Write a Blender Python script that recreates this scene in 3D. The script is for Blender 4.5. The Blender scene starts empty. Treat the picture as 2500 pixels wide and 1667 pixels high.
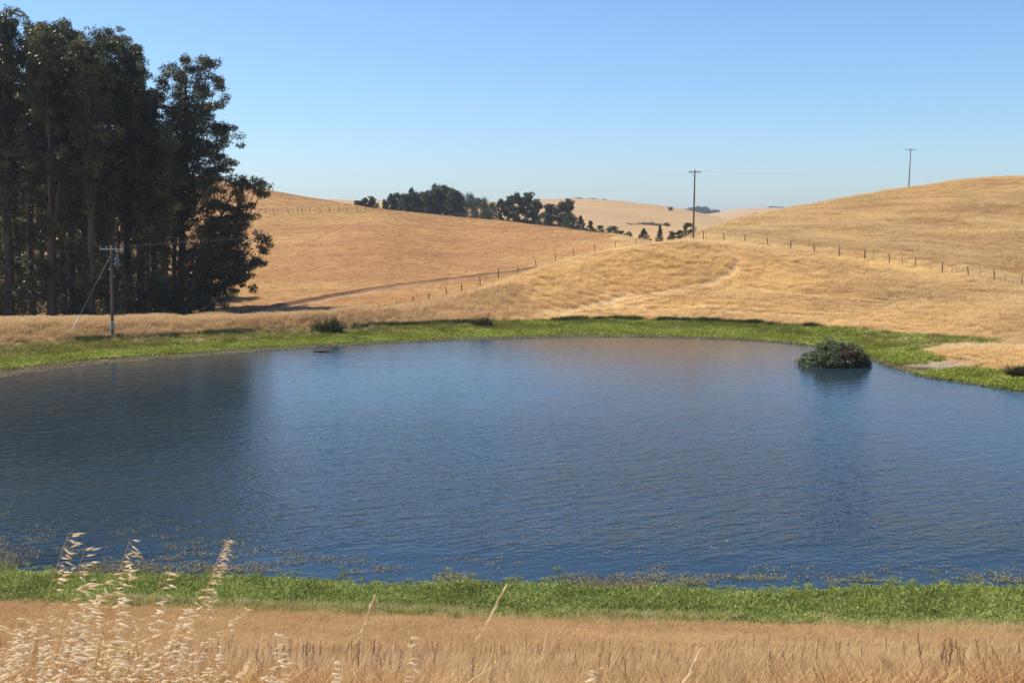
import bpy, math, random
import numpy as np
from mathutils import Vector

SC = bpy.context.scene
COL = SC.collection
rng = np.random.default_rng(7)
random.seed(7)

# ------------------------------------------------------------------ camera
CAMZ = 13.0
LENS = 40.0
FPX = LENS / 36.0 * 2500.0                    # focal length in photo pixels
HORIZON = 545.0                               # eye level row in the photo
PITCH = math.atan((833.5 - HORIZON) / FPX)
cam_data = bpy.data.cameras.new("camera")
cam_data.lens = LENS
cam_data.sensor_width = 36.0
cam_data.clip_start = 0.1
cam_data.clip_end = 30000.0
cam = bpy.data.objects.new("camera", cam_data)
COL.objects.link(cam)
cam.location = (0, 0, CAMZ)
cam.rotation_euler = (math.pi / 2 - PITCH, 0, 0)
SC.camera = cam

# ------------------------------------------------------------------ sky and sun
SUN_EL = math.radians(52)
SUN_AZ = math.radians(-73)                    # clockwise from +Y: to the left and a little behind the hills
world = bpy.data.worlds.new("World")
SC.world = world
world.use_nodes = True
nt = world.node_tree
bg = nt.nodes["Background"]
sky = nt.nodes.new("ShaderNodeTexSky")
sky.sky_type = 'NISHITA'
sky.sun_disc = False
sky.sun_elevation = SUN_EL
sky.sun_rotation = SUN_AZ
sky.altitude = 50
sky.air_density = 1.0
sky.dust_density = 0.6
sky.ozone_density = 8.0
wb = nt.nodes.new("ShaderNodeMix")             # white balance of the air light
wb.data_type, wb.blend_type = 'RGBA', 'MULTIPLY'
wb.inputs[0].default_value = 1.0
wb.inputs[7].default_value = (.99, 1.035, 1.07, 1)
nt.links.new(sky.outputs[0], wb.inputs[6])
nt.links.new(wb.outputs[2], bg.inputs[0])
bg.inputs[1].default_value = 0.113
sun_data = bpy.data.lights.new("sun", 'SUN')
sun_data.energy = 5.0
sun_data.angle = math.radians(0.53)
sun_data.color = (1.0, 0.94, 0.84)
sun = bpy.data.objects.new("sun", sun_data)
COL.objects.link(sun)
sun_dir = Vector((math.sin(SUN_AZ) * math.cos(SUN_EL), math.cos(SUN_AZ) * math.cos(SUN_EL), math.sin(SUN_EL)))
sun.rotation_euler = sun_dir.to_track_quat('Z', 'Y').to_euler()
SC.view_settings.view_transform = 'Standard'
SC.view_settings.look = 'None'
SC.view_settings.exposure = 0.46
SC.view_settings.gamma = 1.0
SC.cycles.max_bounces = 6
SC.cycles.diffuse_bounces = 3
SC.cycles.transparent_max_bounces = 8
SC.cycles.volume_bounces = 0

# ------------------------------------------------------------------ helpers
K = 2500.0 / 2352.0                           # the grid the picture was measured on, to photo pixels


def ray(u, v):
    """direction through the photo pixel (measured grid), scaled so that its Y part is 1"""
    a = (np.asarray(u, float) * K - 1250.0) / FPX
    b = (833.5 - np.asarray(v, float) * K) / FPX
    cy = math.cos(PITCH) + b * math.sin(PITCH)
    return a / cy, (-math.sin(PITCH) + b * math.cos(PITCH)) / cy


def at(u, v, Y):
    s, t = ray(u, v)
    return np.array([s * Y, Y, CAMZ + t * Y])


def tag(o, label, cat, group=None, kind=None):
    o["label"] = label
    o["category"] = cat
    if group:
        o["group"] = group
    if kind:
        o["kind"] = kind
    return o


def empty(name, loc):
    o = bpy.data.objects.new(name, None)
    o.empty_display_size = 0.5
    COL.objects.link(o)
    o.location = loc
    return o


def mesh_data(name, V, Q, smooth=True, attrs=None):
    V = np.ascontiguousarray(V, np.float32)
    Q = np.ascontiguousarray(Q, np.int32)
    n = Q.shape[1]
    me = bpy.data.meshes.new(name)
    me.vertices.add(len(V))
    me.vertices.foreach_set("co", V.ravel())
    me.loops.add(Q.size)
    me.loops.foreach_set("vertex_index", Q.ravel())
    me.polygons.add(len(Q))
    me.polygons.foreach_set("loop_start", np.arange(0, Q.size, n, dtype=np.int32))
    me.polygons.foreach_set("loop_total", np.full(len(Q), n, np.int32))
    me.polygons.foreach_set("use_smooth", np.full(len(Q), smooth, bool))
    if attrs:
        for k, arr in attrs.items():
            at_ = me.attributes.new(k, 'FLOAT', 'POINT')
            at_.data.foreach_set("value", np.ascontiguousarray(arr, np.float32).ravel())
    me.update(calc_edges=True)
    return me


def mesh_obj(name, V, Q, mat, parent=None, smooth=True, attrs=None, origin=None):
    V = np.asarray(V, float)
    if origin is not None:
        V = V - np.asarray(origin, float)
    elif parent is not None:
        V = V - np.array(parent.location)
    me = mesh_data(name, V, Q, smooth, attrs)
    me.materials.append(mat)
    o = bpy.data.objects.new(name, me)
    COL.objects.link(o)
    if parent is not None:
        o.parent = parent
        if origin is not None:
            o.location = np.asarray(origin) - np.array(parent.location)
    elif origin is not None:
        o.location = origin
    return o


class MB:
    """collects quads"""
    def __init__(s):
        s.V, s.Q, s.A, s.n = [], [], [], 0

    def add(s, V, Q, a=None):
        V = np.asarray(V, float)
        s.V.append(V)
        s.Q.append(np.asarray(Q, int) + s.n)
        s.A.append(np.zeros(len(V)) if a is None else np.broadcast_to(np.asarray(a, float), (len(V),)))
        s.n += len(V)
        return s

    def tube(s, P, R, n=6, a=None, cap=True):
        P = np.asarray(P, float)
        R = np.broadcast_to(np.asarray(R, float), (len(P),))
        T = np.gradient(P, axis=0)
        T /= np.linalg.norm(T, axis=1)[:, None] + 1e-9
        ref = np.array([0.31, 0.95, 0.05]) if abs(T[0][2]) > .5 else np.array([0, 0, 1.0])
        A = np.cross(T, ref)
        A /= np.linalg.norm(A, axis=1)[:, None] + 1e-9
        B = np.cross(T, A)
        th = np.arange(n) * 2 * math.pi / n
        V = P[:, None] + R[:, None, None] * (np.cos(th)[None, :, None] * A[:, None] + np.sin(th)[None, :, None] * B[:, None])
        V = V.reshape(-1, 3)
        Q = []
        m = len(P)
        for i in range(m - 1):
            for j in range(n):
                k = (j + 1) % n
                Q.append([i * n + j, i * n + k, (i + 1) * n + k, (i + 1) * n + j])
        if cap and n % 2 == 0:
            for base in (0, (m - 1) * n):
                for j in range(n // 2 - 1):
                    Q.append([base + j, base + j + 1, base + n - 2 - j, base + n - 1 - j])
        return s.add(V, Q, a)

    def box(s, c, d, axes=None, a=None):
        d = np.asarray(d, float) / 2
        V = np.array([[x, y, z] for x in (-1, 1) for y in (-1, 1) for z in (-1, 1)], float) * d
        if axes is not None:
            V = V @ np.asarray(axes, float)
        V = V + np.asarray(c, float)
        return s.add(V, [[0, 1, 3, 2], [4, 6, 7, 5], [0, 4, 5, 1], [2, 3, 7, 6], [0, 2, 6, 4], [1, 5, 7, 3]], a)

    def arrays(s):
        return np.concatenate(s.V), np.concatenate(s.Q), np.concatenate(s.A)

    def build(s, name, mat, parent=None, smooth=True, origin=None, attr=None):
        V, Q, A = s.arrays()
        return mesh_obj(name, V, Q, mat, parent, smooth, {attr: A} if attr else None, origin)


# --- value noise
def _hash(ix, iy, seed):
    h = (ix.astype(np.int64) * 374761393 + iy.astype(np.int64) * 668265263 + seed * 974634777) & 0x7fffffff
    h = ((h ^ (h >> 13)) * 1274126177) & 0x7fffffff
    return ((h ^ (h >> 16)) & 0xffff) / 65535.0 * 2 - 1


def vnoise(x, y, seed=0):
    ix, iy = np.floor(x), np.floor(y)
    fx, fy = x - ix, y - iy
    fx = fx * fx * fx * (fx * (fx * 6 - 15) + 10)
    fy = fy * fy * fy * (fy * (fy * 6 - 15) + 10)
    a, b = _hash(ix, iy, seed), _hash(ix + 1, iy, seed)
    c, d = _hash(ix, iy + 1, seed), _hash(ix + 1, iy + 1, seed)
    return (a + (b - a) * fx) * (1 - fy) + (c + (d - c) * fx) * fy


def fbm(x, y, seed=0, octv=4):
    r, amp = 0, 1.0
    for i in range(octv):
        r = r + amp * vnoise(x * 2 ** i + 13.7 * i, y * 2 ** i - 7.1 * i, seed + i)
        amp *= .5
    return r / 1.9


def smooth01(a, b, x):
    t = np.clip((x - a) / (b - a), 0, 1)
    return t * t * (3 - 2 * t)


# ------------------------------------------------------------------ terrain
# Every line below is a feature of the land: points (u, v) where it shows and its height z or its distance Y.
def line_z(pts):
    """(u, v, z) -> slope table, Y, z"""
    p = np.array(pts, float)
    s, t = ray(p[:, 0], p[:, 1])
    Y = (p[:, 2] - CAMZ) / t
    return s, Y, p[:, 2]


def line_y(pts):
    """(u, v, Y)"""
    p = np.array(pts, float)
    s, t = ray(p[:, 0], p[:, 1])
    return s, p[:, 2], CAMZ + t * p[:, 2]


def line_h(pts):
    """(u, Y, z) given outright"""
    p = np.array(pts, float)
    s, _ = ray(p[:, 0], 600)
    return s, p[:, 1], p[:, 2]


near_water = line_z([(0, 1366, 0), (400, 1379, 0), (700, 1391, 0), (1200, 1408, 0), (1800, 1418, 0), (2352, 1424, 0)])
far_water = line_z([(x, y, 0) for x, y in [(0, 848), (200, 824), (400, 812), (600, 797), (800, 787), (1000, 778), (1200, 772), (1350, 768), (1500, 769), (1700, 776), (1800, 783), (1880, 793), (1960, 806), (2030, 830), (2070, 843), (2110, 857), (2200, 872), (2352, 896)]])
green_top = line_z([(0, 795, .7), (260, 782, .7), (400, 774, .7), (600, 764, .7), (740, 757, .7), (1000, 746, .7), (1200, 739, .7), (1400, 734, .7), (1600, 738, .7), (1800, 748, .7), (2000, 760, .7), (2130, 772, .7), (2200, 776, .75), (2352, 790, .8)])
berm = line_y([(0, 757, 118.5), (200, 752, 122), (400, 741, 129), (600, 741, 131), (750, 728, 136), (900, 715, 141), (1000, 712, 147), (1100, 700, 150), (1200, 684, 153), (1400, 674, 158), (1600, 674, 158), (1800, 682, 156), (2000, 692, 150), (2200, 705, 142), (2352, 717, 135)])
knoll = [(0, 140, .9), (800, 145, 1.0), (900, 150, 1.6)]
knoll_y = line_y([(1000, 692, 153), (1100, 665, 159), (1200, 634, 165), (1300, 602, 170), (1400, 580, 174), (1480, 566, 177), (1600, 557, 180), (1700, 564, 182), (1870, 582, 181), (2041, 606, 177), (2222, 632, 172), (2352, 655, 167)])
kz = line_h(knoll)
knoll_l = tuple(np.concatenate([kz[i], knoll_y[i]]) for i in range(3))
road_y = line_y([(0, 745, 160), (300, 740, 158), (580, 722, 158), (750, 690, 176), (900, 663, 196), (1000, 648, 210), (1190, 626, 235)])
r2 = line_h([(1300, 240, 3.2), (1440, 236, 5.0), (1520, 225, 7.0)])
r3 = line_y([(1600, 540, 206), (1640, 522, 222), (1700, 533, 222), (1870, 523, 232), (2041, 518, 238), (2222, 520, 235), (2352, 526, 230)])
road_l = tuple(np.concatenate([road_y[i], r2[i], r3[i]]) for i in range(3))
m1 = line_y([(0, 508, 345), (300, 498, 350), (540, 489, 355), (700, 486, 360), (870, 481, 365), (1050, 516, 345), (1250, 541, 300), (1440, 561, 262)])
m2 = line_h([(1520, 255, 7.2), (1590, 250, 9.0)])
m3 = line_y([(1640, 518, 238), (1700, 513, 250), (1800, 497, 264), (1900, 484, 278), (2087, 462, 285), (2200, 450, 285), (2352, 446, 285)])
mid_l = tuple(np.concatenate([m1[i], m2[i], m3[i]]) for i in range(3))
c1 = line_y([(0, 380, 475), (300, 390, 465), (500, 412, 452), (600, 434, 452), (730, 459, 455), (800, 472, 430), (870, 481.5, 405), (1050, 499, 400), (1250, 519, 350), (1440, 547, 292)])
c2 = line_h([(1520, 300, 6.5), (1590, 280, 8.0)])
c3 = line_y([(1640, 518, 255), (1700, 505, 272), (1800, 482, 297), (1900, 464, 312), (2087, 432, 325), (2200, 417, 330), (2352, 406, 335)])
crest_l = tuple(np.concatenate([c1[i], c2[i], c3[i]]) for i in range(3))
valley_l = line_h([(0, 650, 18), (600, 640, 10), (800, 620, 7), (1000, 600, 5), (1440, 600, 3), (1640, 600, 4), (1900, 600, 14), (2352, 600, 20)])
far_a = line_y([(600, 452, 1200), (730, 456, 1200), (800, 461, 1200), (880, 463, 1180), (930, 457, 1150), (1000, 458, 1150), (1100, 465, 1150), (1240, 460, 1150), (1290, 458, 1150), (1400, 462, 1150), (1530, 476, 1130), (1600, 487, 1100), (1660, 501, 1050), (1720, 514, 1000), (1800, 530, 950)])
far_dip = line_h([(0, 1800, 6), (2352, 1700, 6)])
far_b = line_y([(0, 480, 2700), (1400, 492, 2700), (1560, 492, 2600), (1640, 491, 2600), (1680, 480, 2600), (1740, 475, 2600), (1800, 477, 2600), (1900, 484, 2600), (2352, 484, 2600)])
far_c = line_h([(0, 5000, -30), (2352, 5000, -30)])
far_d = line_h([(0, 12000, -200), (2352, 12000, -200)])

NEAR = [(-80, 15.0), (-20, 12.9), (0, 11.45), (3, 11.05), (7, 9.85), (13, 7.35), (20, 4.8), (27, 2.25)]
S_CL = 0.5


_SG = np.linspace(-.66, .66, 661)
_LC = {}


def line_at(line, s):
    """Y and z of a line of the land at slope s, its corners rounded"""
    k = id(line)
    if k not in _LC:
        sig = 2 if line is near_water or line is far_water or line is green_top else 7
        g = np.exp(-.5 * (np.arange(-3 * sig, 3 * sig + 1) / sig) ** 2)
        g /= g.sum()
        tab = []
        for j in (1, 2):
            a = np.interp(_SG, line[0], line[j])
            tab.append(np.convolve(np.pad(a, 3 * sig, mode='edge'), g, 'valid'))
        _LC[k] = tab
    a, b = _LC[k]
    return np.interp(s, _SG, a), np.interp(s, _SG, b)


def pchip(Xk, Zk, x):
    h = np.diff(Xk, axis=1)
    d = np.diff(Zk, axis=1) / h
    m = np.zeros_like(Zk)
    w1 = 2 * h[:, 1:] + h[:, :-1]
    w2 = h[:, 1:] + 2 * h[:, :-1]
    same = d[:, 1:] * d[:, :-1] > 0
    with np.errstate(divide='ignore', invalid='ignore'):
        hm = (w1 + w2) / (w1 / d[:, :-1] + w2 / d[:, 1:])
    m[:, 1:-1] = np.where(same, hm, 0)
    m[:, 0], m[:, -1] = d[:, 0], d[:, -1]
    i = np.clip((x[:, None] >= Xk).sum(1) - 1, 0, Xk.shape[1] - 2)
    r = np.arange(len(x))
    hh = h[r, i]
    t = np.clip((x - Xk[r, i]) / hh, 0, 1)
    return ((1 + 2 * t) * (1 - t) ** 2 * Zk[r, i] + t * (1 - t) ** 2 * hh * m[r, i] + t * t * (3 - 2 * t) * Zk[r, i + 1] + t * t * (t - 1) * hh * m[r, i + 1])


def slope_of(x, y):
    return np.clip(x / np.maximum(y, 20.0), -.62, .62)


def knots(s):
    n = len(s)
    Yk, Zk = [], []
    for Y, z in NEAR:
        Yk.append(np.full(n, float(Y)))
        Zk.append(np.full(n, z))
    nwY, _ = line_at(near_water, s)
    fwY, _ = line_at(far_water, s)
    Yk += [nwY, nwY + 9, .5 * (nwY + fwY), fwY - 8, fwY]
    Zk += [np.zeros(n), np.full(n, -.9), np.full(n, -3.0), np.full(n, -.6), np.full(n, .0)]
    for L in (green_top, berm, knoll_l, road_l, mid_l, crest_l, valley_l, far_a, far_dip, far_b, far_c, far_d):
        a, b = line_at(L, s)
        Yk.append(a)
        Zk.append(b)
    Yk = np.stack(Yk, 1)
    Zk = np.stack(Zk, 1)
    for i in range(1, Yk.shape[1]):
        Yk[:, i] = np.maximum(Yk[:, i], Yk[:, i - 1] + 1.0)
    return Yk, Zk


def base_z(x, y):
    x = np.asarray(x, float).ravel()
    y = np.asarray(y, float).ravel()
    out = np.empty(len(x))
    for a in range(0, len(x), 60000):
        b = slice(a, a + 60000)
        xs, ys = x[b], y[b]
        s = slope_of(xs, ys)
        Yk, Zk = knots(s)
        out[b] = pchip(Yk, Zk, ys)
    return out


def px_line(pts):
    """world X, Y of a polyline seen on the bare land"""
    return np.array([hit(u, v)[:2] for u, v in pts])


def terrain_z(x, y):
    x = np.asarray(x, float).ravel()
    y = np.asarray(y, float).ravel()
    z = base_z(x, y)
    s = slope_of(x, y)
    fw, _ = line_at(far_water, s)
    gt, _ = line_at(green_top, s)
    # small lumps, none near the water
    land = np.clip(np.maximum(smooth01(0, 8, y - gt), smooth01(0, 6, line_at(near_water, s)[0] - y)), 0, 1)
    n = .16 * fbm(x / 7, y / 7, 3) + .05 * vnoise(x / 1.6, y / 1.6, 9)
    n = n + smooth01(120, 200, y) * .35 * fbm(x / 22, y / 22, 5) + smooth01(500, 1200, y) * 2.5 * fbm(x / 90, y / 90, 6)
    z = z + n * land
    # dry point reaching into the marsh on the right
    px, py = at(2300, 828, 104.0)[:2]
    z = z + 1.0 * np.exp(-(((x - px) / 7.5) ** 2 + ((y - py) / 6.0) ** 2))
    # the pond closes outside the picture
    z = z + 5 * smooth01(.54, .72, np.abs(x / np.maximum(y, 30.0))) * smooth01(25, 38, y) * (1 - smooth01(100, 170, y))
    return z


def hit(u, v, y0=90.0, y1=3000.0):
    """first point of the land behind y0 along the sight line"""
    s, t = ray(u, v)
    Y = np.concatenate([np.arange(y0, min(y1, 400), .25), np.arange(400, y1, 3.0)])
    zz = CAMZ + t * Y
    g = terrain_z(s * Y, Y)
    below = np.nonzero(zz <= g)[0]
    if len(below) == 0:
        i = int(np.argmin(zz - g))
    else:
        i = below[0]
    return np.array([s * Y[i], Y[i], g[i]])


def ground(x, y):
    return float(terrain_z(np.array([x]), np.array([y]))[0])


def dist_to_line(x, y, P):
    """distance of points to a polyline, signed side ignored"""
    d = np.full(len(x), 1e9)
    for a, b in zip(P[:-1], P[1:]):
        ab = b - a
        L = float(ab @ ab) + 1e-9
        t = np.clip(((x - a[0]) * ab[0] + (y - a[1]) * ab[1]) / L, 0, 1)
        d = np.minimum(d, np.hypot(x - a[0] - t * ab[0], y - a[1] - t * ab[1]))
    return d


# wheel tracks pressed into the tall grass, and the dirt road across the far slope
TRACKS = [px_line(p) for p in [
    [(1672, 565), (1695, 598), (1668, 628), (1610, 652), (1530, 668), (1440, 684), (1350, 702), (1290, 716)],
    [(1683, 600), (1690, 622), (1650, 646), (1590, 664), (1500, 682), (1420, 698), (1340, 712)],
    [(1290, 716), (1400, 706), (1520, 700), (1650, 703), (1800, 712), (1960, 722)],
    [(1290, 722), (1420, 713), (1560, 710), (1720, 718), (1900, 728)],
    [(1330, 704), (1400, 688), (1440, 676)], [(1345, 700), (1425, 682), (1450, 684)],
    [(1720, 662), (1800, 672), (1900, 682), (2010, 690)],
    [(1060, 724), (1150, 716), (1250, 712), (1340, 706)],
    [(1120, 732), (1200, 724), (1290, 718)],
]]
ROAD = px_line([(560, 727), (600, 716), (680, 700), (770, 682), (860, 667), (940, 655), (1030, 644), (1110, 635), (1195, 626)])
ROAD = np.concatenate([ROAD, [ROAD[-1] + (ROAD[-1] - ROAD[-2]) * .6]])


def tawny_at(x, y):
    s = slope_of(x, y)
    k, _ = line_at(knoll_l, s)
    n = fbm(x / 16, y / 14, 161)
    return smooth01(-.45, .45, np.maximum(smooth01(-4, 12, y - k), .7 * smooth01(.14, .42, s + .1 * n)) * smooth01(.07, .13, s) - .5 + .6 * n)


def masks(x, y):
    """what grows or lies where: 0..1 per kind"""
    s = slope_of(x, y)
    nw, _ = line_at(near_water, s)
    fw, _ = line_at(far_water, s)
    gt, _ = line_at(green_top, s)
    wob = .9 * fbm(x / 5, y / 5, 21)
    green = smooth01(-3, .3, y - fw) * (1 - smooth01(-.4, .5, y - gt + wob * 1.5))
    # the dry point on the right is not green
    px, py = at(2335, 830, 104.5)[:2]
    dry_pt = np.exp(-(((x - px) / 9.5) ** 2 + ((y - py) / 12.5) ** 2))
    green = green * (1 - smooth01(.42, .6, dry_pt + .12 * wob))
    right_lim, _ = ray(2290, 790)
    green = green * (1 - smooth01(right_lim - .012, right_lim + .012, s + .012 * wob) * smooth01(106, 110, y))
    ngreen = smooth01(-1.6, -.2, y - nw + wob) * (1 - smooth01(6, 8, y - nw))
    green = np.maximum(green, ngreen)
    mx, my = at(2112, 842, 100.5)[:2]
    mud = np.exp(-(((x - mx) / 4.4) ** 2 + ((y - my) / 2.2) ** 2))
    green = green * (1 - smooth01(.22, .45, mud + .1 * wob))
    tr = np.zeros(len(x))
    m = (y > 130) & (y < 260)
    if m.any():
        t = np.zeros(m.sum())
        for P in TRACKS:
            t = np.maximum(t, 1 - smooth01(.15, .75, dist_to_line(x[m], y[m], P)))
        tr[m] = t
    rd = np.zeros(len(x))
    bank = np.zeros(len(x))
    m = (y > 140) & (y < 290) & (s < .06)
    if m.any():
        d = dist_to_line(x[m], y[m], ROAD)
        rd[m] = 1 - smooth01(.7, 1.4, d)
        ry = np.interp(x[m], ROAD[:, 0], ROAD[:, 1])
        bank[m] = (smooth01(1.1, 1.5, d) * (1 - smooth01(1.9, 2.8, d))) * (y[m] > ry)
    kn_, _ = line_at(knoll_l, s)
    pink = smooth01(-3, 5, y - kn_ + 2.5 * wob) * (1 - smooth01(.06, .115, s + .02 * wob)) * (y < 520)
    return green, mud, tr, rd, bank, pink


# ------------------------------------------------------------------ materials
def new_mat(name):
    m = bpy.data.materials.new(name)
    m.use_nodes = True
    t = m.node_tree
    for n in list(t.nodes):
        if n.type != 'OUTPUT_MATERIAL':
            t.nodes.remove(n)
    out = [n for n in t.nodes if n.type == 'OUTPUT_MATERIAL'][0]
    return m, t, out


class NT:
    """short hand for building node trees"""
    def __init__(s, t):
        s.t = t

    def n(s, typ, **kw):
        nd = s.t.nodes.new(typ)
        for k, v in kw.items():
            if k in ('inp',):
                for a, b in v.items():
                    if isinstance(b, bpy.types.NodeSocket):
                        s.t.links.new(b, nd.inputs[a])
                    else:
                        nd.inputs[a].default_value = b
            else:
                setattr(nd, k, v)
        return nd

    def pos(s, scale=(1, 1, 1), rotz=0.0):
        g = s.n('ShaderNodeNewGeometry')
        if rotz:
            scale = tuple(1.0 / k for k in scale)
        m = s.n('ShaderNodeMapping', vector_type='TEXTURE' if rotz else 'POINT', inp={'Vector': g.outputs['Position'], 'Scale': scale, 'Rotation': (0, 0, rotz)})
        return m.outputs[0]

    def noise(s, vec, scale=1.0, detail=4.0, rough=.55, dist=0.0):
        return s.n('ShaderNodeTexNoise', inp={'Vector': vec, 'Scale': scale, 'Detail': detail, 'Roughness': rough, 'Distortion': dist}).outputs['Fac']

    def ramp(s, fac, stops):
        r = s.n('ShaderNodeValToRGB', inp={'Fac': fac})
        e = r.color_ramp.elements
        while len(e) < len(stops):
            e.new(0.5)
        for i, (p, c) in enumerate(stops):
            e[i].position = p
            e[i].color = (*c, 1) if len(c) == 3 else c
        return r.outputs['Color']

    def mix(s, fac, a, b, mode='MIX'):
        m = s.n('ShaderNodeMix', data_type='RGBA', blend_type=mode)
        for sock, v in ((m.inputs[0], fac), (m.inputs[6], a), (m.inputs[7], b)):
            if isinstance(v, bpy.types.NodeSocket):
                s.t.links.new(v, sock)
            else:
                sock.default_value = (*v, 1) if isinstance(v, tuple) and len(v) == 3 else v
        return m.outputs[2]

    def math(s, op, a, b=0.0, clamp=False):
        m = s.n('ShaderNodeMath', operation=op, use_clamp=clamp)
        for sock, v in ((m.inputs[0], a), (m.inputs[1], b)):
            if isinstance(v, bpy.types.NodeSocket):
                s.t.links.new(v, sock)
            else:
                sock.default_value = v
        return m.outputs[0]

    def attr(s, name):
        return s.n('ShaderNodeAttribute', attribute_name=name).outputs['Fac']


def leaf_mat(name, stops, trans=.35, attr='rnd', noise_scale=.25, amp=.6, rough=.6, spec=.25, tint=None):
    """thin foliage: colour from a per-leaf value and slow noise; some light passes through"""
    m, t, out = new_mat(name)
    N = NT(t)
    f = N.attr(attr) if attr else N.n('ShaderNodeObjectInfo').outputs['Random']
    ns = N.noise(N.pos(), noise_scale, 3)
    fac = N.math('ADD', N.math('MULTIPLY', f, 1 - amp), N.math('MULTIPLY', N.math('ADD', N.math('MULTIPLY', N.math('SUBTRACT', ns, .5), 2.2), .5), amp), True)
    c = N.ramp(fac, stops)
    p = N.n('ShaderNodeBsdfPrincipled', inp={'Base Color': c, 'Roughness': rough, 'Specular IOR Level': spec})
    tr = N.n('ShaderNodeBsdfTranslucent', inp={'Color': c})
    mx = N.n('ShaderNodeMixShader', inp={0: trans, 1: p.outputs[0], 2: tr.outputs[0]})
    t.links.new(mx.outputs[0], out.inputs[0])
    return m


def grass_mat(name, low, high, tipc, trans=.3, scale=.12, streak=True):
    """dry grass: colour drifts over the ground, seed heads paler than stems; attribute h runs from root to tip"""
    m, t, out = new_mat(name)
    N = NT(t)
    h = N.attr('h')
    big = N.noise(N.pos((.55, 1.15, 1)), scale, 4, .6, .6)
    r = N.n('ShaderNodeObjectInfo').outputs['Random']
    f = N.math('ADD', N.math('MULTIPLY', N.math('SUBTRACT', big, .5), 3.2), N.math('ADD', N.math('MULTIPLY', r, .8), .10), True)
    c = N.mix(f, low, high)
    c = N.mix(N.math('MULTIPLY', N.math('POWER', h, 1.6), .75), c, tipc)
    p = N.n('ShaderNodeBsdfPrincipled', inp={'Base Color': c, 'Roughness': .7, 'Specular IOR Level': .15})
    tr = N.n('ShaderNodeBsdfTranslucent', inp={'Color': c})
    mx = N.n('ShaderNodeMixShader', inp={0: trans, 1: p.outputs[0], 2: tr.outputs[0]})
    t.links.new(mx.outputs[0], out.inputs[0])
    return m


def plain_mat(name, a, b, scale=3.0, rough=.8, stretch=(1, 1, 1), bump=0.0, metal=0.0):
    m, t, out = new_mat(name)
    N = NT(t)
    tc = N.n('ShaderNodeTexCoord')
    mp = N.n('ShaderNodeMapping', inp={'Vector': tc.outputs['Object'], 'Scale': stretch})
    n = N.noise(mp.outputs[0], scale, 5, .6)
    c = N.ramp(n, [(.3, a), (.7, b)])
    p = N.n('ShaderNodeBsdfPrincipled', inp={'Base Color': c, 'Roughness': rough, 'Metallic': metal, 'Specular IOR Level': .25})
    if bump:
        bp = N.n('ShaderNodeBump', inp={'Height': n, 'Strength': bump, 'Distance': .05})
        t.links.new(bp.outputs[0], p.inputs['Normal'])
    t.links.new(p.outputs[0], out.inputs[0])
    return m


def ground_mat():
    m, t, out = new_mat("ground")
    N = NT(t)
    green, mud, track, road, bank, pink, wet, tawny = [N.attr(k) for k in ('green', 'mud', 'track', 'road', 'bank', 'pink', 'wet', 'tawny')]
    patch = N.noise(N.pos((.55, 1.1, 1)), .06, 5, .6, .5)
    fine = N.noise(N.pos((.8, 1.5, 1)), 1.3, 6, .65, .6)
    straw = N.ramp(N.math('ADD', N.math('MULTIPLY', patch, .6), N.math('MULTIPLY', fine, .4)), [(.34, (.34, .18, .06)), (.5, (.50, .29, .10)), (.66, (.62, .40, .16))])
    rose = N.ramp(N.math('ADD', N.math('MULTIPLY', patch, .6), N.math('MULTIPLY', fine, .4)), [(.34, (.27, .12, .05)), (.48, (.37, .19, .075)), (.62, (.43, .265, .095))])
    c = N.mix(pink, N.mix(tawny, straw, N.mix(.28, straw, (.12, .05, .012))), rose)
    # far pasture keeps a few greener and browner patches
    gp = N.noise(N.pos((1, .4, 1)), .018, 3, .5)
    c = N.mix(N.math('MULTIPLY', N.math('SUBTRACT', gp, .58, True), 3.0, True), c, (.30, .23, .07))
    c = N.mix(N.math('MULTIPLY', N.attr('far'), .7), c, N.mix(gp, (.29, .175, .095), (.43, .31, .17)))  # distant land paler with distance: part of its haze is put into the colour
    c = N.mix(N.math('MULTIPLY', track, .45), c, (.74, .54, .29))
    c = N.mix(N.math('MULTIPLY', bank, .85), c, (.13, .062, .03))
    c = N.mix(road, c, N.mix(fine, (.36, .22, .13), (.50, .34, .22)))
    c = N.mix(green, c, N.mix(fine, (.10, .14, .018), (.22, .27, .035)))
    c = N.mix(N.math('MULTIPLY', mud, 1.4, True), c, N.mix(fine, (.16, .115, .075), (.40, .33, .25)))
    c = N.mix(wet, c, (.09, .065, .04))
    p = N.n('ShaderNodeBsdfPrincipled', inp={'Base Color': c, 'Roughness': .9, 'Specular IOR Level': .1})
    b1 = N.n('ShaderNodeBump', inp={'Height': fine, 'Strength': .9, 'Distance': .35})
    t.links.new(b1.outputs[0], p.inputs['Normal'])
    t.links.new(p.outputs[0], out.inputs[0])
    return m


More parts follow.
